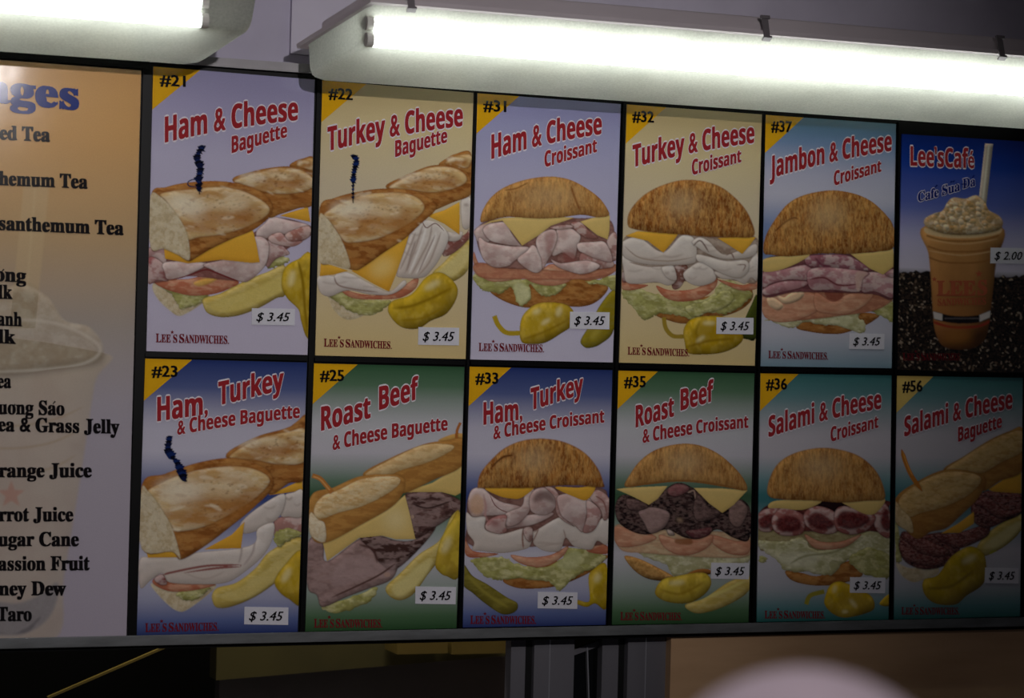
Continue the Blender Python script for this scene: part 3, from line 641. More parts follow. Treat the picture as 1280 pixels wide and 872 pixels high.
def food37(p):
    crust(p, "218,780 300,806 400,817 480,812 575,778 640,745 665,708 500,700 300,720")
    lettuce(p, "40,745 80,745 190,785 270,748 350,768 440,772 580,812 592,752 560,722 620,640 500,690 400,690 200,700", True)
    lettuce(p, "610,600 690,620 746,640 746,752 690,722 620,690 600,650")
    p.shape(TM, "38,600 300,570 745,590 735,640 640,690 500,712 200,745 60,725", (196, 138, 106), v=None, n=(.12, 12, 8), m=[((166, 100, 76), .6, 40, 20)], b=1.5, e=((150, 90, 66), 6))
    tomato(p, "35,600 100,590 230,575 360,620 335,690 220,742 110,750 40,712", True)
    tomato(p, "325,590 420,640 500,600 634,588 605,650 505,706 400,706 325,682", True)
    p.shape(TM, "380,580 470,575 470,620 430,638 385,620", (130, 56, 44), b=4, v=None, op=.7, clip=True)
    for t in ("60,620 100,622 148,660 120,688 72,662", "108,598 150,618 180,600 235,578 262,600 228,636 152,652"):
        p.shape(TM, t, (240, 208, 168), v=(.5, 8), b=1.5, op=.9, clip=True)
    p.shape(HM, "38,420 200,385 500,380 748,380 748,620 640,600 400,590 200,590 38,610", (136, 84, 86), v=None, n=(.12, 12, 8), m=[((96, 52, 56), .6, 40, 20)], b=1.5, e=((80, 40, 44), 6))
    J = dict(col=(214, 160, 162), rim=(120, 60, 66), w=4, deep=(150, 80, 92))
    ham(p, "40,570 140,530 285,530 250,562 140,590 50,605", **J); ham(p, "40,478 140,465 262,440 305,470 285,522 180,520 90,540 38,562", **J)
    ham(p, "560,520 620,478 746,508 746,618 650,586 580,588", **J); ham(p, "700,490 746,462 746,510", **J)
    ham(p, "268,398 330,385 480,385 562,420 645,470 520,466 400,456 285,448", (180, 116, 126), (96, 44, 52), 4, deep=(130, 60, 76))
    ham(p, "278,480 330,455 430,455 612,480 582,520 562,586 420,577 300,572", **J)
    p.line(HM, "290,520 370,510 450,550 560,545", (120, 56, 60), 9, b=2); p.line(HM, "320,400 360,440 400,450", (120, 60, 76), 12, b=3); p.shape(HM, "545,480 608,484 580,520 560,584 545,560", (222, 188, 172), b=2, v=None, op=.7, clip=True)
    cheese(p, "38,412 140,392 292,380 225,430 120,470 38,474", True, True); cheese(p, "512,378 640,372 748,352 748,450 692,493 620,460", True)
    dome(p, "42,374 50,290 98,200 170,110 260,60 400,34 520,48 620,88 700,158 748,230 748,347 640,368 500,381 350,379 180,394 90,387", 390, 170, 130, 110, .75, (188, 122, 56))
    p.line(BR, "100,260 150,215 200,185 230,190", (110, 60, 24), 9, b=2); shine(p, BR, 180, 215, 50, 16, -.5, (230, 180, 110), .5)
def food33(p):
    crust(p, "203,698 260,735 350,741 470,726 600,672 672,620 672,580 300,640")
    lettuce(p, "58,600 200,590 260,620 380,640 480,600 520,545 684,578 660,630 580,665 540,690 470,752 430,712 350,700 270,690 200,700 130,690 80,642")
    p.shape(LT, "460,620 540,560 580,590 550,640 490,650", (214, 214, 160), b=6, v=None, op=.6, clip=True)
    tomato(p, "22,488 60,560 182,575 100,593 28,582"); tomato(p, "600,562 650,518 698,540 692,577"); tomato(p, "243,580 330,592 430,580 512,538 482,592 400,636 320,633 260,607", True)
    p.shape(HM, "42,300 110,262 400,258 660,262 700,330 698,520 400,540 60,540 35,420", (150, 112, 102), v=None, n=(.12, 12, 8), m=[((110, 70, 62), .6, 40, 20)], b=1.5, e=((100, 60, 52), 6))
    turkey(p, "30,380 60,400 120,400 120,460 200,480 300,455 345,470 480,400 560,440 600,460 698,400 698,530 650,514 620,556 540,540 500,500 472,562 400,562 350,530 345,500 330,540 300,556 200,572 100,562 58,556 66,520 34,470")
    p.line(TK, "300,455 296,500 300,550", (150, 110, 96), 8, b=2); p.line(TK, "350,475 370,460 345,520", (160, 126, 112), 6, b=2); p.line(TK, "490,460 500,510 480,555", (176, 150, 138), 6, b=2)
    ham(p, "300,455 340,450 345,495 330,520 308,500", (180, 140, 130))
    ham(p, "130,440 240,400 330,390 440,380 420,405 340,440 240,455 180,470")
    ham(p, "38,312 60,268 108,264 150,300 200,330 285,350 300,375 230,392 150,395 108,396 60,400 38,362")
    p.shape(HM, "48,320 80,290 112,320 110,370 80,392 50,370", (226, 180, 140), b=6, v=None, op=.7, clip=True); p.line(HM, "110,290 122,350 120,400 150,440", (200, 150, 144), 8, b=3)
    p.line(HM, "140,292 170,350 230,380 300,372", (130, 70, 62), 4)
    ham(p, "215,385 290,350 305,300 330,272 352,272 330,330 330,372 280,430 222,446")
    ham(p, "118,442 140,412 190,392 222,396 215,440 222,468 185,482 130,466", (200, 140, 134)); shine(p, HM, 165, 430, 24, 18, 0, (140, 70, 66), .7)
    ham(p, "328,312 350,274 400,260 442,284 462,330 432,380 382,393 335,372"); p.shape(HM, "345,325 365,285 420,275 450,310 452,340 400,320 360,330", (104, 70, 64), b=9, v=None, op=.75, clip=True)
    ham(p, "400,258 440,262 470,300 466,350 500,410 545,448 490,420 455,380 448,310", (212, 168, 160))
    ham(p, "465,300 540,290 625,320 600,392 582,472 540,440 484,400 462,342"); ham(p, "600,320 660,360 667,402 632,466 582,472 600,400", (206, 160, 154))
    ham(p, "612,308 648,272 704,310 702,400 680,416 662,362", (206, 162, 154)); p.line(HM, "640,300 680,330 696,390", (150, 96, 86), 6, b=1)
    cheese(p, "118,264 240,262 352,256 292,310 240,314 180,300", False, True); cheese(p, "450,260 560,262 642,254 602,320 540,306", False, True)
    dome(p, "83,260 94,200 138,140 210,75 300,38 400,30 500,48 592,98 652,170 678,235 674,262 560,253 440,256 330,264 200,264 100,264", 350, 130, 110, 80, .8, (184, 120, 54))
    p.line(BR, "150,165 200,120 250,108", (104, 56, 22), 9, b=2); shine(p, BR, 200, 150, 44, 14, -.6, (232, 186, 116), .5)
    pickle(p, "18,628 60,680 130,720 220,780 272,810 262,850 200,862 120,812 60,762 16,722", False); p.line(PK, "30,670 120,760 230,830", (160, 148, 60), 12, b=4)
    pepper(p, "608,690 630,650 694,628 694,832 640,812 600,828 552,812 558,794 612,798 ", (196, 166, 30)); shine(p, PP, 650, 690, 14, 24, .3)
def food35(p):
    lettuce(p, "36,440 100,520 180,580 280,612 330,672 400,660 500,642 620,612 697,600 697,530 500,500 300,480 200,450", True)
    p.shape(TM, "38,420 200,440 520,450 698,470 698,570 500,580 200,560 60,540", (220, 192, 152), v=None, n=(.12, 12, 8), m=[((206, 158, 124), .6, 40, 20)], b=1.5, e=((170, 120, 90), 6))
    p.shape(BR, "80,575 150,585 250,632 330,680 290,697 200,687 130,645", (206, 158, 92), v=(.6, 12), n=(.15, 8, 8), m=[((160, 108, 52), .6, 20, 14)], e=((134, 84, 36), 5, .8), b=.9)
    p.shape(BR, "440,640 500,640 520,660 460,668 380,672", (150, 96, 44), v=(.5, 8), b=.9)
    tomato(p, "32,430 120,440 225,470 232,492 150,522 48,522", True); tomato(p, "520,470 640,500 698,488 692,562 600,562 520,512", True); tomato(p, "253,468 340,490 400,490 514,468 502,522 430,562 350,567 280,532", True)
    p.shape(TM, "335,490 410,488 412,516 340,512", (150, 92, 50), b=3, v=None, op=.8, clip=True)
    bf = lambda t, c, k: p.shape(BF, t, c, v=(.3, 12), n=(.15, 10, 6), m=[((26, 18, 18), k, 22, 14), ((160, 130, 122), .35, 16, 8)], e=((28, 18, 18), 5, .9), b=.9)
    bf("36,320 80,268 200,300 330,213 420,235 560,330 640,288 704,340 698,492 620,482 540,442 460,487 380,482 290,442 200,467 120,452 50,402", (66, 46, 44), .85)
    bf("150,352 220,330 305,360 282,430 212,462 178,412", (170, 140, 134), .15); bf("90,290 160,300 200,330 150,350 100,340", (110, 84, 80), .3)
    bf("602,332 642,292 694,342 652,432 602,402", (150, 120, 112), .3); bf("295,240 340,216 395,226 400,250 345,280 300,270", (150, 96, 96), .2)
    bf("420,330 450,270 500,330 570,350 520,390 440,400", (104, 80, 76), .4); bf("380,450 440,440 514,430 500,470 430,488", (110, 62, 64), .2)
    bf("290,440 320,450 330,470 300,470", (210, 190, 176), .1); p.line(BF, "395,260 425,250 432,290", (190, 160, 140), 6, b=1); shine(p, BF, 355, 395, 16, 10, .5, (190, 160, 130), .7)
    cheese(p, "40,242 100,234 295,226 245,290 202,320 130,282", True); cheese(p, "425,236 560,238 690,248 622,320 566,360 500,312", True)
    dome(p, "84,230 108,170 160,100 240,45 350,18 450,24 542,64 622,130 677,200 684,248 600,236 450,212 330,206 180,222", 380, 110, 130, 75, .55, (204, 150, 86))
    p.line(BR, "100,226 200,214 340,200 480,208 680,244", (150, 100, 50), 8, b=2)
    pickle(p, "385,812 480,780 600,700 698,672 694,750 580,822 460,857 400,842"); p.line(PK, "400,800 540,760 690,690", (236, 220, 130), 14, b=5)
    pepper(p, "236,735 270,690 340,672 470,655 512,700 482,760 400,806 300,802 240,772", (214, 186, 66)); p.line(PP, "260,740 360,760 480,700", (160, 128, 30), 9, b=4); shine(p, PP, 340, 705, 40, 12, -.1)
def food36(p):
    crust(p, "163,632 240,642 330,655 470,583 537,650 440,692 330,705 230,692 178,668"); 
    p.shape(LT, "35,420 300,440 664,420 664,520 500,560 100,540 35,520", (176, 162, 116), v=None, n=(.12, 12, 8), m=[((140, 124, 80), .6, 40, 20)], b=1.5, e=((130, 110, 70), 6))
    lettuce(p, "33,482 150,490 240,470 300,530 400,520 560,440 664,470 664,660 560,650 470,580 380,652 280,640 160,630 130,592 80,552 40,522", True)
    lettuce(p, "470,570 560,520 664,560 664,660 560,655 500,620"); lettuce(p, "36,560 70,570 66,586 38,592"); p.shape(LT, "120,560 240,540 330,560 280,610 180,610", (236, 232, 206), b=9, v=None, op=.55, clip=True)
    p.line(LT, "180,600 260,560 400,540 540,470", (160, 156, 110), 9, b=3)
    tomato(p, "256,455 330,490 430,490 530,455 470,507 400,528 320,526 280,502", True)
    SA = dict(col=(190, 124, 116), rim=(110, 50, 46), w=4, nm=SL, deep=(150, 76, 72))
    def roll(t, i): ham(p, t, **SA); p.shape(SL, i, (88, 26, 28), v=(.3, 10), m=((140, 60, 56), .5, 9, 9), b=5, op=.92, clip=True)
    p.shape(SL, "36,350 120,300 330,290 640,290 664,330 664,440 560,440 400,440 60,430", (120, 60, 54), v=None, n=(.12, 12, 8), m=[((70, 26, 26), .6, 40, 20)], b=1.5, e=((60, 24, 24), 6))
    p.shape(SL, "320,300 450,292 420,350 340,345", (40, 12, 14), v=None, b=1)
    roll("33,352 110,322 145,340 112,400 90,442 33,432", "40,378 90,355 110,380 86,425 40,422")
    roll("98,372 148,324 232,350 256,382 242,452 150,462 103,432", "118,390 160,364 225,380 232,430 160,444 120,422")
    roll("588,342 640,303 666,350 666,472 600,432", "625,370 650,330 664,360 664,440 630,420")
    roll("253,352 310,318 402,350 414,440 330,452 260,412", "268,375 310,348 370,376 398,420 330,432 275,405")
    roll("398,352 450,318 594,362 562,432 480,457 410,432", "412,375 450,342 570,372 540,415 470,432 420,415")
    cheese(p, "78,326 120,292 335,290 250,336 150,330", True, True); cheese(p, "440,298 560,292 645,286 602,350 550,358 470,320", True, True)
    dome(p, "78,267 83,190 128,110 210,60 330,36 440,48 532,84 602,150 638,230 638,287 560,292 440,302 300,292 150,287", 330, 130, 140, 80, .6, (196, 138, 70))
    p.line(PP, "262,795 282,752 350,732", (160, 150, 50), 22, clip=False, taper=False)
    pepper(p, "355,752 378,702 430,684 520,720 582,760 588,820 500,852 430,857 380,832 350,792", (208, 172, 30)); shine(p, PP, 400, 720, 10, 20, .3); shine(p, PP, 490, 790, 26, 9, .9); shine(p, PP, 450, 830, 14, 8, 0)
    p.shape(PP, "616,792 664,745 664,802", (200, 166, 30), v=(.5, 8))
def food56(p):
    cut(p, "36,615 100,640 200,620 226,660 160,690 110,702 60,672"); lettuce(p, "33,430 52,500 52,560 64,605 33,602")
    pickle(p, "395,545 470,462 592,398 592,470 520,542 425,587"); p.shape(PK, "420,550 500,480 585,430 580,470 500,540", (236, 224, 160), b=5, v=None, op=.7, clip=True)
    p.line(PK, "450,580 470,565 490,575", (170, 160, 60), 14)
    def sal(t, k=.6): p.shape(SL, t, (124, 66, 60), v=(.35, 12), n=(.25, 5, 4), m=[((52, 20, 20), k, 26, 12), ((190, 140, 130), .5, 9, 5)], e=((44, 16, 16), 6, .85), b=.9)
    sal("60,480 150,490 250,480 320,520 300,600 220,640 130,640 60,590", .9)
    sal("48,530 90,510 150,560 240,585 260,602 220,630 130,622 66,592"); sal("55,500 90,485 160,505 270,560 240,590 150,575 90,530", .3)
    sal("200,490 310,482 440,445 448,490 400,522 320,552 260,535", .4)
    sal("372,352 430,298 520,300 592,312 592,395 520,432 440,462 380,432", .8); sal("380,350 440,320 520,380 592,372 592,392 500,420 420,370", .2)
    cheese(p, "235,485 310,442 382,388 382,442 320,482"); cheese(p, "445,290 520,240 593,195 593,308 470,300")
    B1 = dict(v=(.18, 16), n=(.08, 8, 5), b=.9)
    p.shape(BR, "245,208 340,140 450,70 540,30 599,22 599,202 500,252 425,298 390,260", (184, 132, 64), m=[((150, 98, 42), .5, 50, 18)], e=((140, 92, 40), 5, .6), **B1)
    p.shape(BR, "256,205 340,145 450,78 540,38 597,34 597,118 500,170 420,215 340,212", (216, 178, 112), m=[((180, 130, 64), .5, 40, 16), ((232, 200, 144), .4, 20, 10)], **B1)
    p.shape(BR, "33,330 120,260 250,202 380,212 436,250 400,330 330,400 260,462 190,480 130,510 80,472 33,432", (180, 128, 62), m=[((146, 94, 40), .5, 50, 18)], e=((140, 90, 40), 5, .6), **B1)
    p.shape(BR, "48,340 120,272 250,214 380,220 412,255 350,318 250,366 150,392 80,412", (218, 180, 114), m=[((184, 136, 70), .55, 44, 18), ((236, 206, 150), .4, 20, 10)], **B1)
    p.shape(BR, "33,345 60,380 100,420 110,480 80,470 33,430", (220, 194, 146), m=[((180, 140, 84), .5, 14, 14)], **B1)
    pepper(p, "158,692 220,670 280,590 360,543 422,570 437,640 422,712 350,762 300,802 210,797 160,752", (188, 158, 22)); p.line(PP, "170,730 280,720 380,650", (140, 112, 14), 10, b=4); shine(p, PP, 360, 600, 34, 14, -.5)
    p.line(PI, "60,112 78,170 105,230 152,298", (196, 120, 40), 20, clip=False); p.line(PI, "64,120 90,190 110,230", (230, 160, 70), 6)
def foodcafe(p):
    B = 'coffee_beans_picture'; C = 'drink_cup_picture'; S = 'straw_picture'; FM = 'foam_picture'
    P = [(22, 512)]+[(x, 505+18*(x > 330)+RNG.rand()*14) for x in range(30, 480, 9)]+[(480, 540), (480, 872), (10, 872)]
    p.shape(B, np.array(P, float), (26, 20, 16), False, None, (.4, 5, 5), m=((66, 52, 40), .6, 6, 5), b=.8)
    for _ in range(700):
        x, y = 15+RNG.rand()*460, 515+RNG.rand()*350; a = RNG.rand()*3
        c = [(110, 90, 72), (62, 48, 36), (160, 142, 122), (10, 8, 7)][RNG.randint(4)]
        p.shape(B, ell(x, y, 3+RNG.rand()*5, 2+RNG.rand()*2.4, a, 8), c, False, None, None, b=.6, clip=True)
    p.shape(S, "332,55 361,57 334,300 305,296", (206, 190, 170), False, v=(.5, 6), b=.6, g=(216, 200, 180))
    p.line(S, "346,60 320,290", (244, 236, 220), 6, taper=False, b=1)
    p.shape(C, "116,350 388,350 372,480 356,620 348,690 334,750 300,782 240,792 185,780 160,745 148,690 140,560 130,450", (206, 150, 88), v=(.55, 40), n=(.08, 30, 30), g=(146, 86, 36), e=((140, 92, 50), 10, .5), b=1)
    for y in (392, 430, 470): p.line(C, f"{118+(y-350)*.12},{y-8} 180,{y+8} 250,{y+12} 320,{y+8} {388-(y-350)*.14},{y-8}", (150, 98, 50), 6, b=1.5, taper=False, op=.8)
    for y in (400, 440): p.line(C, f"122,{y-4} 250,{y+14} 380,{y-4}", (232, 196, 142), 4, b=1, op=.6)
    p.shape(C, "120,356 180,374 250,380 320,374 386,356 384,376 320,390 250,394 180,390 122,376", (232, 200, 150), v=None, b=1, clip=True)
    p.shape(C, "146,655 200,668 250,672 310,668 352,652 350,676 310,694 250,698 200,694 150,682", (24, 18, 22), v=None, b=.8, clip=True)
    for t in ("146,655 180,664 180,688 150,681", "312,668 352,652 350,676 312,692"): p.shape(C, t, (222, 212, 206), False, None, None, b=.8, clip=True)
    p.shape(C, "152,690 200,704 250,707 310,702 348,686 346,696 310,712 250,717 200,713 154,700", (168, 60, 40), v=None, b=.8, clip=True)
    for i in range(26): shine(p, C, 190+i*5, 680, 1.6, 3, 0, (170, 160, 160), .5)
    shine(p, C, 235, 745, 50, 26, 0, (186, 120, 50), .6)
    p.shape(FM, "116,325 150,305 180,295 200,262 222,248 262,252 300,240 330,262 345,292 380,312 396,335 384,362 320,378 250,382 180,376 122,352", (226, 190, 140), v=(.4, 10), n=(.12, 8, 8), m=[((240, 220, 188), .8, 16, 14), ((170, 124, 70), .6, 14, 12)], e=((176, 140, 96), 4, .6), b=.9)
    for _ in range(90):
        x, y = 150+RNG.rand()*210, 262+RNG.rand()*100; r = 5+RNG.rand()*9
        p.shape(FM, ell(x, y, r, r*.8, RNG.rand(), 9), [(246, 226, 192), (222, 184, 128), (196, 148, 88)][RNG.randint(3)], False, (.5, 4), None, b=1.2, op=.7, clip=True)

P1 = [(50, 50)]
poster([(191.5, 83), (393.5, 99.5), (384.4, 443.4), (183, 438.7)], 'lavender poster numbered 21 with a ham and cheese baguette and a blue frilled pick', LAV, '#21', (180, 80), 2.3545,
       [('Ham & Cheese', 62, 230, 452, 164, 70, 62, dict(sag=-3)), ('Baguette', 258, 262, 420, 214, 46, 38)], (35, 818, 250, 823, 25), (317, 718, 444, 768), food21, (180, 180), 3.633)
poster([(403, 100.5), (592, 116), (582, 448.6), (394, 444)], 'cream poster numbered 22, turkey and cheese baguette with an olive pepper', CRM, '#22', (390, 90), 2.357,
       [('Turkey & Cheese', 46, 232, 443, 158, 65, 60, dict(sag=-3)), ('Baguette', 245, 250, 397, 206, 45, 38)], (35, 808, 235, 815, 23), (313, 751, 433, 804), food22, (390, 180), 3.633)
poster([(596.8, 116.5), (776, 130), (766, 452.8), (588, 449)], 'lavender poster numbered 31, ham and cheese croissant above a yellow pepper', LAV2, '#31', (585, 110), 2.491,
       [('Ham & Cheese', 73, 220, 415, 142, 70, 60, dict(sag=-3)), ('Croissant', 238, 246, 400, 198, 46, 38)], (33, 818, 236, 822, 25), (317, 696, 440, 750), food31, (585, 215), 3.964)
poster([(783.5, 130.5), (952.5, 143), (943.5, 457), (774, 453)], 'cream poster numbered 32, turkey and cheese croissant with white folds', CRM, '#32', (770, 125), 2.565,
       [('Turkey & Cheese', 53, 215, 442, 136, 66, 60, dict(sag=-3)), ('Croissant', 243, 240, 400, 198, 46, 38)], (37, 815, 234, 821, 24), (322, 696, 440, 750), food32, (770, 215), 3.791)
poster([(957, 143.5), (1120, 155), (1114.5, 460), (951, 457.5)], 'pale blue poster numbered 37, jambon and cheese croissant without any pepper', SKY, '#37', (945, 135), 2.603,
       [('Jambon & Cheese', 45, 228, 440, 138, 66, 58, dict(sag=-3)), ('Croissant', 253, 252, 406, 206, 44, 36)], (40, 813, 234, 818, 24), (303, 732, 417, 784), food37, (945, 230), 4.36)
rc, qc = poster([(1127.5, 167.5), (1283, 177), (1280, 466), (1121.5, 462)], 'blue poster of an iced coffee cup with a straw, standing on coffee beans', CAF, None, (1110, 145), 2.642,
       [("Lee'sCafé", 74, 163, 283, 172, 60, 58, dict(b=.02))], (48, 806, 240, 806, 24), (338, 434, 455, 487), foodcafe, (1115, 160), 2.859, price_txt='$ 2.00', logo_col=(96, 14, 22))
poster([(181.5, 448), (383.7, 453), (372, 789.5), (170.5, 795)], 'blue edged poster numbered 23, ham and turkey baguette with a leaning pick', BLU, '#23', (165, 440), 2.422,
       [('Ham,', 77, 208, 228, 186, 68, 62), ('Turkey', 262, 160, 458, 112, 66, 60), ('& Cheese Baguette', 137, 250, 507, 198, 42, 38, dict(sag=-2))], (40, 846, 262, 842, 26), (340, 770, 473, 824), food23, (170, 510), 3.354)
poster([(392.5, 454), (580.5, 458.5), (570.5, 784.8), (381.5, 789)], 'green edged poster numbered 25, roast beef baguette with orange picks', GRN, '#25', (375, 445), 2.456,
       [('Roast', 65, 228, 215, 188, 68, 62), ('Beef', 243, 164, 362, 130, 66, 62), ('& Cheese Baguette', 100, 288, 452, 226, 45, 38, dict(sag=-2))], (43, 832, 252, 832, 26), (354, 706, 478, 760), food25, (380, 520), 3.488)
poster([(587, 458), (765.5, 462.5), (757, 780.5), (578.5, 784)], 'blue edged poster numbered 33, ham and turkey croissant with a green pickle', BLU, '#33', (570, 450), 2.5275,
       [('Ham,', 87, 203, 208, 186, 66, 60), ('Turkey', 236, 157, 400, 105, 64, 58), ('& Cheese Croissant', 118, 250, 467, 196, 42, 38, dict(sag=-2))], (45, 832, 252, 832, 26), (258, 731, 383, 784), food33, (575, 540), 3.791)
poster([(773, 463), (943, 466.5), (935.5, 777.5), (765, 780.5)], 'green edged poster numbered 35, roast beef croissant with dark curled beef', GRN, '#35', (760, 455), 2.603,
       [('Roast', 90, 205, 213, 168, 66, 60), ('Beef', 236, 150, 342, 118, 64, 62), ('& Cheese Croissant', 112, 256, 455, 206, 44, 38, dict(sag=-2))], (40, 832, 240, 832, 26), (335, 645, 458, 698), food35, (760, 550), 3.964)
poster([(950.5, 466.5), (1114.5, 469), (1110.5, 774), (946, 777)], 'teal edged poster numbered 36, salami croissant with rolled slices', TEA, '#36', (940, 460), 2.683,
       [('Salami & Cheese', 55, 230, 432, 134, 64, 58, dict(sag=-3)), ('Croissant', 263, 246, 422, 198, 46, 38)], (42, 838, 244, 838, 25), (328, 700, 446, 753), food36, (940, 550), 3.876)
poster([(1121, 469.5), (1278.5, 472), (1275, 770), (1117.5, 774)], 'teal edged poster numbered 56, salami baguette with an orange pick', TEA, '#56', (1110, 460), 2.725,
       [('Salami & Cheese', 55, 232, 422, 136, 62, 58, dict(sag=-3)), ('Baguette', 238, 250, 386, 200, 46, 40)], (45, 838, 242, 838, 25), (330, 678, 444, 732), food56, (1110, 530), 3.559, flag=(232, 200, 110))
# second line of the coffee poster and the print on its cup
CT = lambda x, y: cP((1110, 145), 2.642, x, y)
NAVY = (24, 40, 120)
def marks(q, lst, c, layer=3):
    out = []
    for k, x, y, r in lst:
        P = {'acute': [(-.5, .5), (.3, -.7), (.9, -.4), (-.2, .6)], 'hook': [(0, .6), (.5, .2), (.2, -.5), (.8, -.7), (1, .3), (.3, .9)],
             'tilde': [(-1, .3), (-.6, -.4), (0, -.1), (.7, -.5), (1, -.2), (.5, .4), (-.1, .2), (-.7, .7)], 'bar': [(-1, -.22), (1, -.22), (1, .22), (-1, .22)],
             'circ': [(-.9, .5), (0, -.7), (.9, .5), (.4, .5), (0, 0), (-.4, .5)]}[k]
        u, v = q.uv([x+a*r for a, b in P], [y+b*r for a, b in P]); out.append((q.world(u, v, .0004*layer), [tuple(range(len(P)))], lin(c)))
    return out
pc = [star(qc, *CT(155, 105), 2.6, RED, 4)]
for s, x0, y0, x1, y1, h in (('Cafe', 98, 284, 166, 266, 32), ('Sua', 178, 262, 236, 246, 32), ('Da', 246, 240, 287, 230, 32)):
    pc += place_text(qc, serif(s), CT(x0, y0), CT(x1, y1), h/2.642, h/2.642, NAVY, .02, (WHT, .06), layer=2)
pc += marks(qc, [('acute', *CT(156, 232), 3.2), ('tilde', *CT(212, 216), 3), ('hook', *CT(222, 224), 2.2), ('bar', *CT(249, 225), 3.2), ('acute', *CT(279, 200), 3)], NAVY, 4)
build_text('subtitle_lettering', pc, rc)
CC = lambda x, y: cP((1115, 160), 2.859, x, y); CR = (182, 92, 60)
pc = place_text(qc, serif("LEE"), CC(160, 598), CC(296, 598), 18, 18, CR, .03, layer=3)
pc += place_text(qc, serif("S"), CC(306, 597), CC(337, 595), 18, 18, CR, .03, layer=3)
pc += place_text(qc, serif("SANDWICHES"), CC(162, 634), CC(334, 630), 8.5, 8.5, CR, .02, layer=3)
pc.append(star(qc, *CC(309, 521), 4.8, CR, 4)); pc.append(star(qc, *CC(150, 540), 3.4, CR, 4))
build_text('cup_lettering', pc, rc)

# the drinks poster at the left
BEV = [(0, (226, 174, 112)), (.12, (222, 172, 112)), (.3, (200, 168, 126)), (.45, (178, 166, 156)), (.6, (182, 174, 184)), (1, (186, 176, 190))]
def foodbev(p):
    C = 'drink_cup_picture'; S = 'straw_picture'; FM = 'foam_picture'
    p.shape(S, "30,225 62,225 44,410 12,410", (212, 184, 142), False, None, None, b=1, op=.55); p.line(S, "44,235 30,405", (224, 206, 160), 6, b=1, op=.7)
    p.shape(C, "-110,440 125,440 118,480 100,600 80,720 66,800 -60,800 -80,700", (206, 188, 158), True, v=(.12, 20), n=(.05, 30, 30), m=((196, 172, 140), .5, 40, 40), b=1.5, op=.6)
    p.shape(C, "-110,720 0,752 40,748 72,728 66,764 40,788 0,794 -100,780", (150, 146, 150), v=None, b=1.5, op=.8, clip=True)
    p.shape(C, "-100,760 0,790 30,786 50,770 46,778 20,792 -90,780", (90, 84, 92), v=None, b=1, op=.5, clip=True)
    for y in (520, 548, 580): p.line(C, f"-80,{y} 0,{y+12} 60,{y+6} {118-(y-440)*.16},{y-12}", (180, 156, 128), 3, b=1, op=.6)
    p.shape(FM, "-100,400 -30,372 0,362 30,356 60,372 80,400 110,408 128,430 122,452 60,462 0,468 -100,460", (208, 190, 160), v=(.3, 6), n=(.12, 8, 8), m=[((226, 214, 190), .7, 14, 12), ((184, 158, 122), .5, 12, 10)], b=1.5, op=.45)
    p.line(FM, "-60,400 60,402 122,430 110,452 50,462 -60,466", (222, 212, 196), 4, b=1, op=.55)
    p.shape(C, np.array([(14+18*(1 if i % 2 == 0 else .42)*math.sin(i*math.pi/5), 618-18*(1 if i % 2 == 0 else .42)*math.cos(i*math.pi/5)) for i in range(10)]), (198, 130, 110), False, None, None, b=1, op=.5, clip=True)
rb, qb = poster([(-190, 60.5), (176.5, 88), (158, 796), (-200, 808)], 'x', BEV, None, (0, 0), 1,
       [('Beverages', -150, 120, 97, 137, 1, 1)], None, None, foodbev, (0, 0), 1)
rb['label'] = 'tall tan and grey drinks poster at the left end listing teas and juices'; rb['group'] = ''; del rb['group']
for ch in list(rb.children):
    if ch.name.startswith('title_lettering'): bpy.data.objects.remove(ch)
BI = (20, 16, 18)
pc = place_text(qb, serif('Beverages'), (14, 129), (97, 137), 36, 36, (34, 52, 130), .03, part=serif('ges'), layer=2)
build_text('title_lettering', pc, rb)
pc = []
for full, part, xl, yl, xr, yr in (('Iced Tea', 'ed Tea', 0, 174, 62, 177), ('Chrysanthemum Tea', 'hemum Tea', -1, 231, 109, 235.6), ('Chrysanthemum Tea', 'santhemum Tea', -1, 287, 154, 293.5),
        ('ong', 'ong', -6, 350.5, 32, 353), ('Milk', 'lk', -2, 373, 15, 373.5), ('anh', 'anh', -3, 406.5, 27, 407.5), ('Milk', 'lk', -2, 428.5, 19, 429.5),
        ('Tea', 'ea', -3, 484.5, 13.5, 484.5), ('uong Sao', 'uong Sao', -2, 517, 80, 518.5), ('Tea & Grass Jelly', 'ea & Grass Jelly', -2, 538.5, 148.6, 541.5),
        ('Orange Juice', 'range Juice', -1, 596, 114, 596), ('Carrot Juice', 'rrot Juice', -1, 651, 91, 651), ('Sugar Cane', 'ugar Cane', -2, 682, 98, 682),
        ('Passion Fruit', 'assion Fruit', -2, 712.5, 111.5, 712), ('Honey Dew', 'ney Dew', -1, 743.5, 82, 743.5), ('Taro', 'Taro', -3, 775.5, 39, 775.5)):
    pc += place_text(qb, serif(full), (xl, yl), (xr, yr), 17.2, 17.2, BI, .03, part=serif(part), layer=2)
pc += marks(qb, [('acute', 3, 338, 3), ('hook', 6, 506, 2.4), ('hook', 17, 506, 2.4), ('acute', 67, 503, 3)], BI, 3)
build_text('drinks_list_lettering', pc, rb)

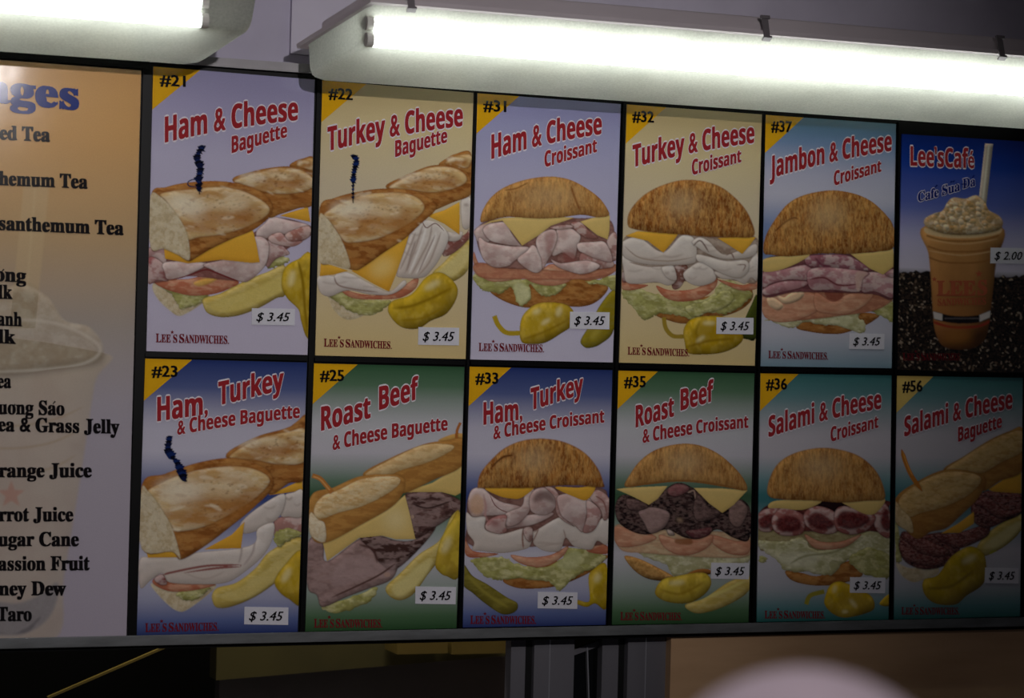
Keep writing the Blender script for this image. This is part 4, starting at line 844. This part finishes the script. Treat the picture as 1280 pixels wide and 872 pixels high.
# ------------------------------------------------------------------ menu board frame
zb = float(at(600, 800, 0)[2]); XR = float(at(1288, 470, 0)[0]); XL = float(at(-215, 430, 0)[0])
fr = empty('menu_board_frame', (.9, 0, zb), 'black framed menu board carrying the posters, aluminium rail along its bottom', 'menu board')
ztop = float(at(192, 80, 0)[2]); zbl = float(at(160, 806, 0)[2]); zh = float(at(180, 66, 0)[2])
tl_, tr_ = at(-215, 50, 0), at(1283, 159, 0)
V, F = hexa([(XL, .02, tl_[2]), (XR, .02, tr_[2]), (XR, .02, zb-.002), (XL, .02, zb-.002)], [(XL, 0, tl_[2]), (XR, 0, tr_[2]), (XR, 0, zb-.002), (XL, 0, zb-.002)])
mesh('backing_board', V, F, BLACK, fr)
def bar(name, pa, pb, w, y0=-.0075, y1=0, m=BLACK):
    A, B = at(*pa, -.004), at(*pb, -.004); A[1] = B[1] = 0; d = B-A; d /= np.linalg.norm(d); nrm = np.array([-d[2], 0, d[0]])*w/2
    c = [A+nrm, A-nrm, B-nrm, B+nrm]; f = [p+np.array([0, y0, 0]) for p in c]; b = [p+np.array([0, y1, 0]) for p in c]
    v, F = hexa(b, f); return mesh(name, v, F, m, fr)
for (a, b, w) in (((184.5, 84), (164.5, 795), .0165), ((398.2, 98), (376.7, 789), .006), ((594.4, 114), (574.5, 785), .005), ((779.8, 128), (761, 781), .006),
                  ((954.8, 141), (940.8, 777), .005), ((1123.8, 153), (1114, 774), .005), ((1287, 163), (1280.5, 770), .004)):
    bar('divider', a, b, w)
for (a, b) in (((181, 443.2), (384, 448.5)), ((393, 449), (581, 453.7)), ((588, 453.5), (766, 457.7)), ((774, 458), (943, 461.8)), ((951, 462), (1114.5, 464.6)), ((1121, 465.5), (1279, 469))):
    bar('divider', a, b, .007)
bar('header_strip', (-190, 51), (186, 79), .022, -.010)
# bottom rail, L shaped
zr0, zr1 = float(at(150, 807.5, -.016)[2]), float(at(150, 794.5, -.016)[2]); zr2 = float(at(945, 790, -.016)[2])
V, F = join([boxv(XL-.02, XR+.35, -.016, -.012, zr0, zr1), boxv(XL-.02, XR+.35, -.012, .03, zr0, zr0+.003)])
o = mesh('bottom_rail', V, F, ALU, fr); m = o.modifiers.new('bevel', 'BEVEL'); m.width = .0008; m.segments = 2
q_ = [at(-215, 36, -.008), at(1283, 146, -.008), at(1283, 157, -.008), at(-215, 47.5, -.008)]
V, F = hexa([p+np.array([0, .037, 0]) for p in q_], q_)
mesh('top_rail', V, F, mat('top_rail_grey', (150, 146, 150), .45, .1, noise=((120, 116, 118), 20, .5)), fr)

# ------------------------------------------------------------------ walls and the opening under the board
def sb(name, *a): o = box(name, *a); o['kind'] = 'structure'; return o
sb('wall_back', -3.2, 4.6, .03, .10, zr0+.001, 3.1, WALLM)
xs = float(at(362, 40, .03)[0])
sb('trim_1', xs, 4.6, .018, .03, zh+.02, 3.1, mat('pale_wall_panel', (206, 200, 216), .7, noise=((180, 174, 192), 8, .5)))
sb('ceiling', -3.2, 4.6, -5.2, .1, 3.1, 3.2, mat('ceiling_paint', (180, 176, 172), .8, noise=((160, 156, 150), 5, .5)))
FLOORM = mat('grey_floor_tiles', (96, 90, 84), .5, noise=((70, 66, 60), 8, .6))
sb('floor', -3.2, 4.6, -5.2, 2.6, -.1, 0, FLOORM)
# counter wall below the opening (out of view) and the tan panel right of the opening
xt = float(at(836, 830, .02)[0])
sb('wall_front', xt, 4.6, .012, .09, 0, zr0-.0035, TAN)
sb('wall_counter', -3.2, xt, .012, .5, 0, .98, GREYP)
# room seen through the opening
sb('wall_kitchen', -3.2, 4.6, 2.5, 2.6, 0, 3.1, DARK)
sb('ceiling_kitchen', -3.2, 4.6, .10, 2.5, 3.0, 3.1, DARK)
sb('wall_partition', float(at(272, 840, .8)[0]), float(at(650, 840, .8)[0]), .78, .82, 0, 2.2, mat('partition_grey', (120, 112, 106), .7, noise=((96, 90, 84), 6, .5)))
# sloping soffit beam: lower edge rises to the right
a0, a1 = at(270, 850, .7), at(648, 818, .7); hb = .25
V = [(a0[0], .7, a0[2]), (a1[0], .7, a1[2]), (a1[0], .7, a1[2]+hb), (a0[0], .7, a0[2]+hb)]; v, F = hexa([(x, .76, z) for x, _, z in V], V)
tag(mesh('trim_2', v, F, OLIVE), kind='structure')
boxm = mat('ochre_carton', (128, 108, 44), .7, noise=((100, 84, 34), 9, .5))
for i, (x0, x1) in enumerate(((493, 556), (561, 632))):
    p0, p1 = at(x0, 816, .62), at(x1, 802, .62)
    o = box('storage_carton', float(p0[0]), float(p1[0]), .60, .69, float(p0[2]), float(p1[2])+.02, boxm)
    tag(o, ['dim ochre carton under the board rail, left of the pair', 'dim ochre carton under the board rail, right of the pair next to the door frame'][i], 'carton', 'cartons behind the opening')
p0, p1 = at(60, 872, .5), at(208, 808, .5)
d = (p1-p0); n_ = np.array([-d[2], 0, d[0]]); n_ = n_/np.linalg.norm(n_)*.0022
V = [p0-n_, p1-n_, p1+n_, p0+n_]; v, F = hexa([q+np.array([0, .01, 0]) for q in V], V)
tag(mesh('trim_3', v, F, mat('brass_strip', (150, 130, 60), .5)), kind='structure')
# door: posts, black seals, panes
DG = GREYP; door = empty('door_1', (float(at(740, 860, .02)[0]), .03, .98)); tag(door, kind='structure')
def post(name, xa, xb, y0, y1, m, zt=822):
    A, B = at(xa, 850, y0), at(xb, 850, y0); box(name, float(A[0]), float(B[0]), y0, y1, .98, zr0-.004, m, door)
SEAL = mat('black_rubber_seal', (8, 8, 8), .4)
POST = mat('grey_aluminium_post', (112, 110, 116), .5, .1, noise=((96, 94, 100), 15, .5, (1, 1, .2)))
LINE = mat('bright_bead', (190, 190, 196), .3, .6)
post('frame_post', 638, 656, .05, .08, POST); post('rubber_seal', 656, 667, .052, .075, SEAL); post('frame_post', 667, 717, .04, .08, POST); post('bead', 686, 687.2, .0385, .042, LINE)
post('frame_post', 752, 773, .055, .08, POST); post('rubber_seal', 773, 784, .052, .075, SEAL); post('frame_post', 784, 836, .035, .08, POST); post('bead', 806, 807.2, .0335, .037, LINE)
def panel(name, pts, y, m, th=.01):
    V = [at(a, b, y) for a, b in pts]; v, F = hexa([q+np.array([0, th, 0]) for q in V], V); return mesh(name, v, F, m, door)
panel('transom', [(717, 785), (753, 785), (753, 799), (717, 812)], .075, mat('olive_transom', (70, 62, 30), .7))
panel('sash_rail', [(717, 812), (753, 799), (753, 806), (717, 819)], .072, POST)
panel('sash_rail', [(733.5, 808), (735, 808), (737, 875), (735.5, 875)], .070, LINE)
panel('glass_pane', [(717, 818), (753, 805), (756, 880), (717, 880)], .078, mat('dark_glass', (8, 9, 10), .05, spec=.6))

# ------------------------------------------------------------------ strip light fixtures
def glow(name, strength, c): 
    m = bpy.data.materials.new(name); m.use_nodes = True; nt = m.node_tree; nt.nodes.clear()
    e = nt.nodes.new('ShaderNodeEmission'); o = nt.nodes.new('ShaderNodeOutputMaterial'); e.inputs[0].default_value = c+(1,); e.inputs[1].default_value = strength
    nt.links.new(e.outputs[0], o.inputs[0]); return m
def lens_mat(name, tr, tl, base):
    m = bpy.data.materials.new(name); m.use_nodes = True; nt = m.node_tree; nt.nodes.clear(); N = nt.nodes.new; L = nt.links.new
    out = N('ShaderNodeOutputMaterial'); t = N('ShaderNodeBsdfTranslucent'); g = N('ShaderNodeBsdfGlossy'); d = N('ShaderNodeBsdfDiffuse'); x = N('ShaderNodeBsdfTransparent')
    tc = N('ShaderNodeTexCoord'); n = N('ShaderNodeTexNoise'); n.inputs['Scale'].default_value = 260; n2 = N('ShaderNodeTexNoise'); n2.inputs['Scale'].default_value = 7
    L(tc.outputs['Object'], n.inputs['Vector']); L(tc.outputs['Object'], n2.inputs['Vector'])
    a = N('ShaderNodeMath'); a.operation = 'MULTIPLY_ADD'; L(n.outputs[0], a.inputs[0]); a.inputs[1].default_value = .35; a.inputs[2].default_value = .62
    b = N('ShaderNodeMath'); b.operation = 'MULTIPLY_ADD'; L(n2.outputs[0], b.inputs[0]); b.inputs[1].default_value = .5; b.inputs[2].default_value = .6
    c = N('ShaderNodeMath'); c.operation = 'MULTIPLY'; L(a.outputs[0], c.inputs[0]); L(b.outputs[0], c.inputs[1])
    vm = N('ShaderNodeVectorMath'); vm.operation = 'SCALE'; vm.inputs[0].default_value = base; L(c.outputs[0], vm.inputs['Scale'])
    for s in (t, d): L(vm.outputs[0], s.inputs[0])
    g.inputs['Roughness'].default_value = .22; g.inputs[0].default_value = (.9, .9, .9, 1); x.inputs[0].default_value = (.9, .93, .9, 1)
    m1 = N('ShaderNodeMixShader'); m1.inputs[0].default_value = tl; L(d.outputs[0], m1.inputs[1]); L(t.outputs[0], m1.inputs[2])
    m2 = N('ShaderNodeMixShader'); m2.inputs[0].default_value = tr; L(m1.outputs[0], m2.inputs[1]); L(x.outputs[0], m2.inputs[2])
    m3 = N('ShaderNodeMixShader'); m3.inputs[0].default_value = .06; L(m2.outputs[0], m3.inputs[1]); L(g.outputs[0], m3.inputs[2])
    L(m3.outputs[0], out.inputs[0]); return m
LENS = lens_mat('frosted_acrylic_lens', .02, .62, (.68, .68, .64))
TUBE = glow('fluorescent_tube_glow', 8, (.93, 1, .93))
REFL = mat('fixture_reflector', (210, 208, 200), .5)
GREY = mat('grey_clip', (120, 114, 118), .4, .3)
SK = .38                                     # the ends are cut at a slant
def fixture(x0, x1, label, clips, dz=0):
    z = CZ+dz; yb, zb_ = -.09, z+.4855; yf, zf = -.245, z+.533; yt, zt = -.262, z+.603; yk, zk = -.082, z+.548
    root = empty('strip_light', (x0 if x0 > 0 else x1, -.17, z+.6), label, 'light', 'strip lights above the menu board')
    # lens: rounded tray, open at the top, tapering in slightly at the ends
    def sec(t, r=.012):
        # t = inset toward flange 0..1
        pts = [(yk, zk)]; c = [(yb, zb_), (yf, zf)]
        prev = [(yk, zk), (yb, zb_)]; nxt = [(yf, zf), (yt, zt)]
        for i, p in enumerate(c):
            p = np.array(p); a = np.array(prev[i])-p; b = np.array(nxt[i])-p; a = a/np.linalg.norm(a)*r; b = b/np.linalg.norm(b)*r
            for k in np.linspace(0, 1, 6): pts.append(tuple(((1-k)**2)*(p+a)+2*k*(1-k)*p*1.0+(k**2)*(p+b)))
        pts.append((yt, zt)); m = (np.array([yk, zk])+np.array([yt, zt]))/2
        return [tuple(np.array(q)*(1-t)+(m*t)) for q in pts]
    st = [(x0, .16, .020), (x0+.003, .09, .02), (x0+.010, .03, .02), (x0+.03, 0, .014), (x1-.03, 0, .014), (x1-.010, .03, .02), (x1-.003, .09, .02), (x1, .16, .02)]
    V, F = [], []; n = None
    for x, t, r in st:
        q = sec(t, r); n = len(q); V += [(x+SK*(-.082-a), a, b) for a, b in q]
    for i in range(len(st)-1):
        for k in range(n-1): F.append((i*n+k, i*n+k+1, (i+1)*n+k+1, (i+1)*n+k))
    F.append(tuple(range(n))); F.append(tuple((len(st)-1)*n+k for k in range(n))[::-1])
    lens = mesh('lens', V, F, LENS, root, True)
    for pl in lens.data.polygons:
        if len(pl.vertices) > 4: pl.use_smooth = False
    lens.data.set_sharp_from_angle(angle=math.radians(50))
    # flange frame round the mouth of the lens
    d = np.array([yt-yk, zt-zk]); dl = d/np.linalg.norm(d); up = np.array([-dl[1], dl[0]]); up = up if up[1] > 0 else -up
    K = np.array([yk, zk]); T = np.array([yt, zt])
    def skw(vf): return [(x+SK*(-.082-a), a, b) for x, a, b in vf[0]], vf[1]
    def strip(xa, xb, P, Q, h): c = [P-up*.001, P+up*h, Q+up*h, Q-up*.001]; return skw(prism([tuple(t) for t in c], xa, xb))
    V, F = join([strip(x0-.008, x1+.008, K-dl*.008, K+dl*.002, .007), strip(x0-.008, x1+.008, T-dl*.002, T+dl*.008, .007), strip(x0-.008, x0+.003, K, T, .007), strip(x1-.003, x1+.008, K, T, .007)])
    mesh('flange', V, F, STEEL, root)
    # housing
    hs = [K+up*.0072, T+up*.0072, T+up*.045-dl*.012, K+up*.045+dl*.012]
    V, F = skw(prism([tuple(t) for t in hs], x0+.03, x1-.03)); o = mesh('housing', V, F, STEEL, root); b_ = o.modifiers.new('bevel', 'BEVEL'); b_.width = .006; b_.segments = 3
    hs = [K+up*.001+dl*.01, T+up*.001-dl*.01, T+up*.006-dl*.01, K+up*.006+dl*.01]
    V, F = skw(prism([tuple(t) for t in hs], x0+.012, x1-.012)); mesh('reflector', V, F, REFL, root)
    # two tubes
    for kk, (du, dd) in enumerate(((.024, .026), (.052, .032))):
        cy, cz = (T-up*du-dl*dd); r = .012; ring = [(cy+r*math.cos(a*math.pi/8), cz+r*math.sin(a*math.pi/8)) for a in range(16)]
        V, F = prism(ring, x0+.075, x1-.03); tb = mesh('fluorescent_tube', V, F, TUBE, root, True)
        for xa, xb in ((x0+.063, x0+.075), (x1-.03, x1-.018)):
            V, F = prism([(cy+(p[0]-cy)*1.03, cz+(p[1]-cz)*1.03) for p in ring], xa, xb); mesh('tube_cap', V, F, REFL, tb)
    for cx in clips:
        c0 = T+dl*.009; V, F = join([prism([tuple(c0-up*.010), tuple(c0-up*.010+dl*.003), tuple(c0+up*.03+dl*.003), tuple(c0+up*.03)], cx-.006, cx+.006),
                                     prism([tuple(c0-up*.013-dl*.004), tuple(c0-up*.010+dl*.006), tuple(c0-up*.006+dl*.006), tuple(c0-up*.009-dl*.004)], cx-.008, cx+.008),
                                     prism([tuple(c0+up*.028+dl*.001), tuple(c0+up*.028+dl*.006), tuple(c0+up*.034+dl*.006), tuple(c0+up*.034+dl*.001)], cx-.009, cx+.009)])
        mesh('spring_clip', V, F, GREY, root)
    # wall bracket from the housing back to the wall
    for cx in (x0+.25, x1-.25):
        box('wall_bracket', cx-.02, cx+.02, -.10, .017 if cx > xs else .0295, z+.60, z+.625, GREY, root)
    return root
xlr = float(at(243, 82, -.09)[0])+.004; xrl = float(at(389, 97, -.09)[0])-.012
fixture(xrl, xrl+1.56, 'long glowing strip light over the right part of the board', [float(at(512, 2, -.262)[0]), float(at(955, 40, -.262)[0]), xrl+1.3])
fixture(xlr-1.56, xlr, 'glowing strip light at the upper left, its right end in view', [xlr-.4, xlr-1.1], .011)

# upper bulkhead beyond the right light
# ------------------------------------------------------------------ customer in the foreground: only the top of the pale cap is in view
def skin(name, pts, edges, m, parent, lvl=2):
    me = bpy.data.meshes.new(name); me.from_pydata([p[:3] for p in pts], edges, []); o = bpy.data.objects.new(name, me); COL.objects.link(o); me.materials.append(m)
    me.skin_vertices.new() if hasattr(me.skin_vertices, 'new') else None
    o.modifiers.new('skin', 'SKIN'); 
    if not me.skin_vertices: 
        bpy.context.view_layer.objects.active = o
    for i, p in enumerate(pts): me.skin_vertices[0].data[i].radius = (p[3], p[4] if len(p) > 4 else p[3])
    me.skin_vertices[0].data[0].use_root = True
    s = o.modifiers.new('sub', 'SUBSURF'); s.levels = s.render_levels = lvl
    o.parent = parent; return o
DIST = 1.10
def atd(px, py, d):
    v = CM@np.array([px-640, 436-py, -FPX]); return CP+v/np.linalg.norm(v)*d
top = atd(1013, 836, DIST)
R_ = .078; hc = top-np.array([0, 0, R_])
body = empty('person', (float(hc[0]), float(hc[1]), 0), 'out-of-focus person in a pale cap at the bottom edge, only the crown in view', 'person')
SH = mat('grey_shirt', (110, 112, 118), .8, noise=((90, 92, 98), 20, .5)); SKN = mat('skin', (190, 140, 115), .5); CAPM = mat('pale_cap_cloth', (214, 196, 206), .8, noise=((198, 182, 192), 60, .5))
H = float(hc[2])
pts = [(0, 0, H-.72, .15, .11), (0, 0, H-.5, .14, .10), (0, .01, H-.30, .17, .11), (0, 0, H-.19, .065), (0, -.01, H-.10, .06), (0, 0, H-.01, .085, .095),
       (.19, .01, H-.29, .06), (.24, .02, H-.55, .045), (.22, -.1, H-.78, .033), (-.19, .01, H-.29, .06), (-.24, .02, H-.55, .045), (-.22, -.1, H-.78, .033),
       (.09, 0, H-.82, .09), (.10, -.01, .50, .062), (.10, .02, .08, .045), (-.09, 0, H-.82, .09), (-.10, -.01, .50, .062), (-.10, .02, .08, .045), (.10, .15, .04, .04), (-.10, .15, .04, .04)]
ed = [(0,1),(1,2),(2,3),(3,4),(4,5),(2,6),(6,7),(7,8),(2,9),(9,10),(10,11),(0,12),(12,13),(13,14),(0,15),(15,16),(16,17),(14,18),(17,19)]
skin('body', pts, ed, SH, body)
# cap crown: a low dome with a brim on the far side, six seams
V, F = [(0, 0, H+R_)], []; NR, NS = 10, 36
for i in range(1, NR+1):
    a = i/NR*math.radians(96)
    for k in range(NS):
        t = k/NS*2*math.pi; rr = 1-.012*max(0, math.cos(6*t))**12
        V.append((R_*math.sin(a)*math.cos(t)*rr, R_*1.12*math.sin(a)*math.sin(t)*rr, H+R_*math.cos(a)))
F = [(0, 1+k, 1+(k+1) % NS) for k in range(NS)]+[(1+i*NS+k, 1+(i+1)*NS+k, 1+(i+1)*NS+(k+1) % NS, 1+i*NS+(k+1) % NS) for i in range(NR-1) for k in range(NS)]
me = bpy.data.meshes.new('cap_crown'); me.from_pydata(V, [], F); me.shade_smooth(); cp = bpy.data.objects.new('cap_crown', me); COL.objects.link(cp); me.materials.append(CAPM); cp.parent = body
V, F = [], []
for k in range(13):
    t = math.radians(25+k*130/12); s = math.sin(math.pi*k/12)
    x, y = R_*math.cos(t), R_*1.12*math.sin(t); V += [(x*.98, y*.98, H-.008), (x*1.03, y+.075*s, H-.022), (x*1.03, y+.075*s, H-.025), (x*.98, y*.98, H-.011)]
for k in range(12):
    a = 4*k; F += [(a+j, a+(j+1) % 4, a+4+(j+1) % 4, a+4+j) for j in range(4)]
me = bpy.data.meshes.new('cap_brim'); me.from_pydata(V, [], F); cb = bpy.data.objects.new('cap_brim', me); COL.objects.link(cb); me.materials.append(CAPM); cb.parent = body
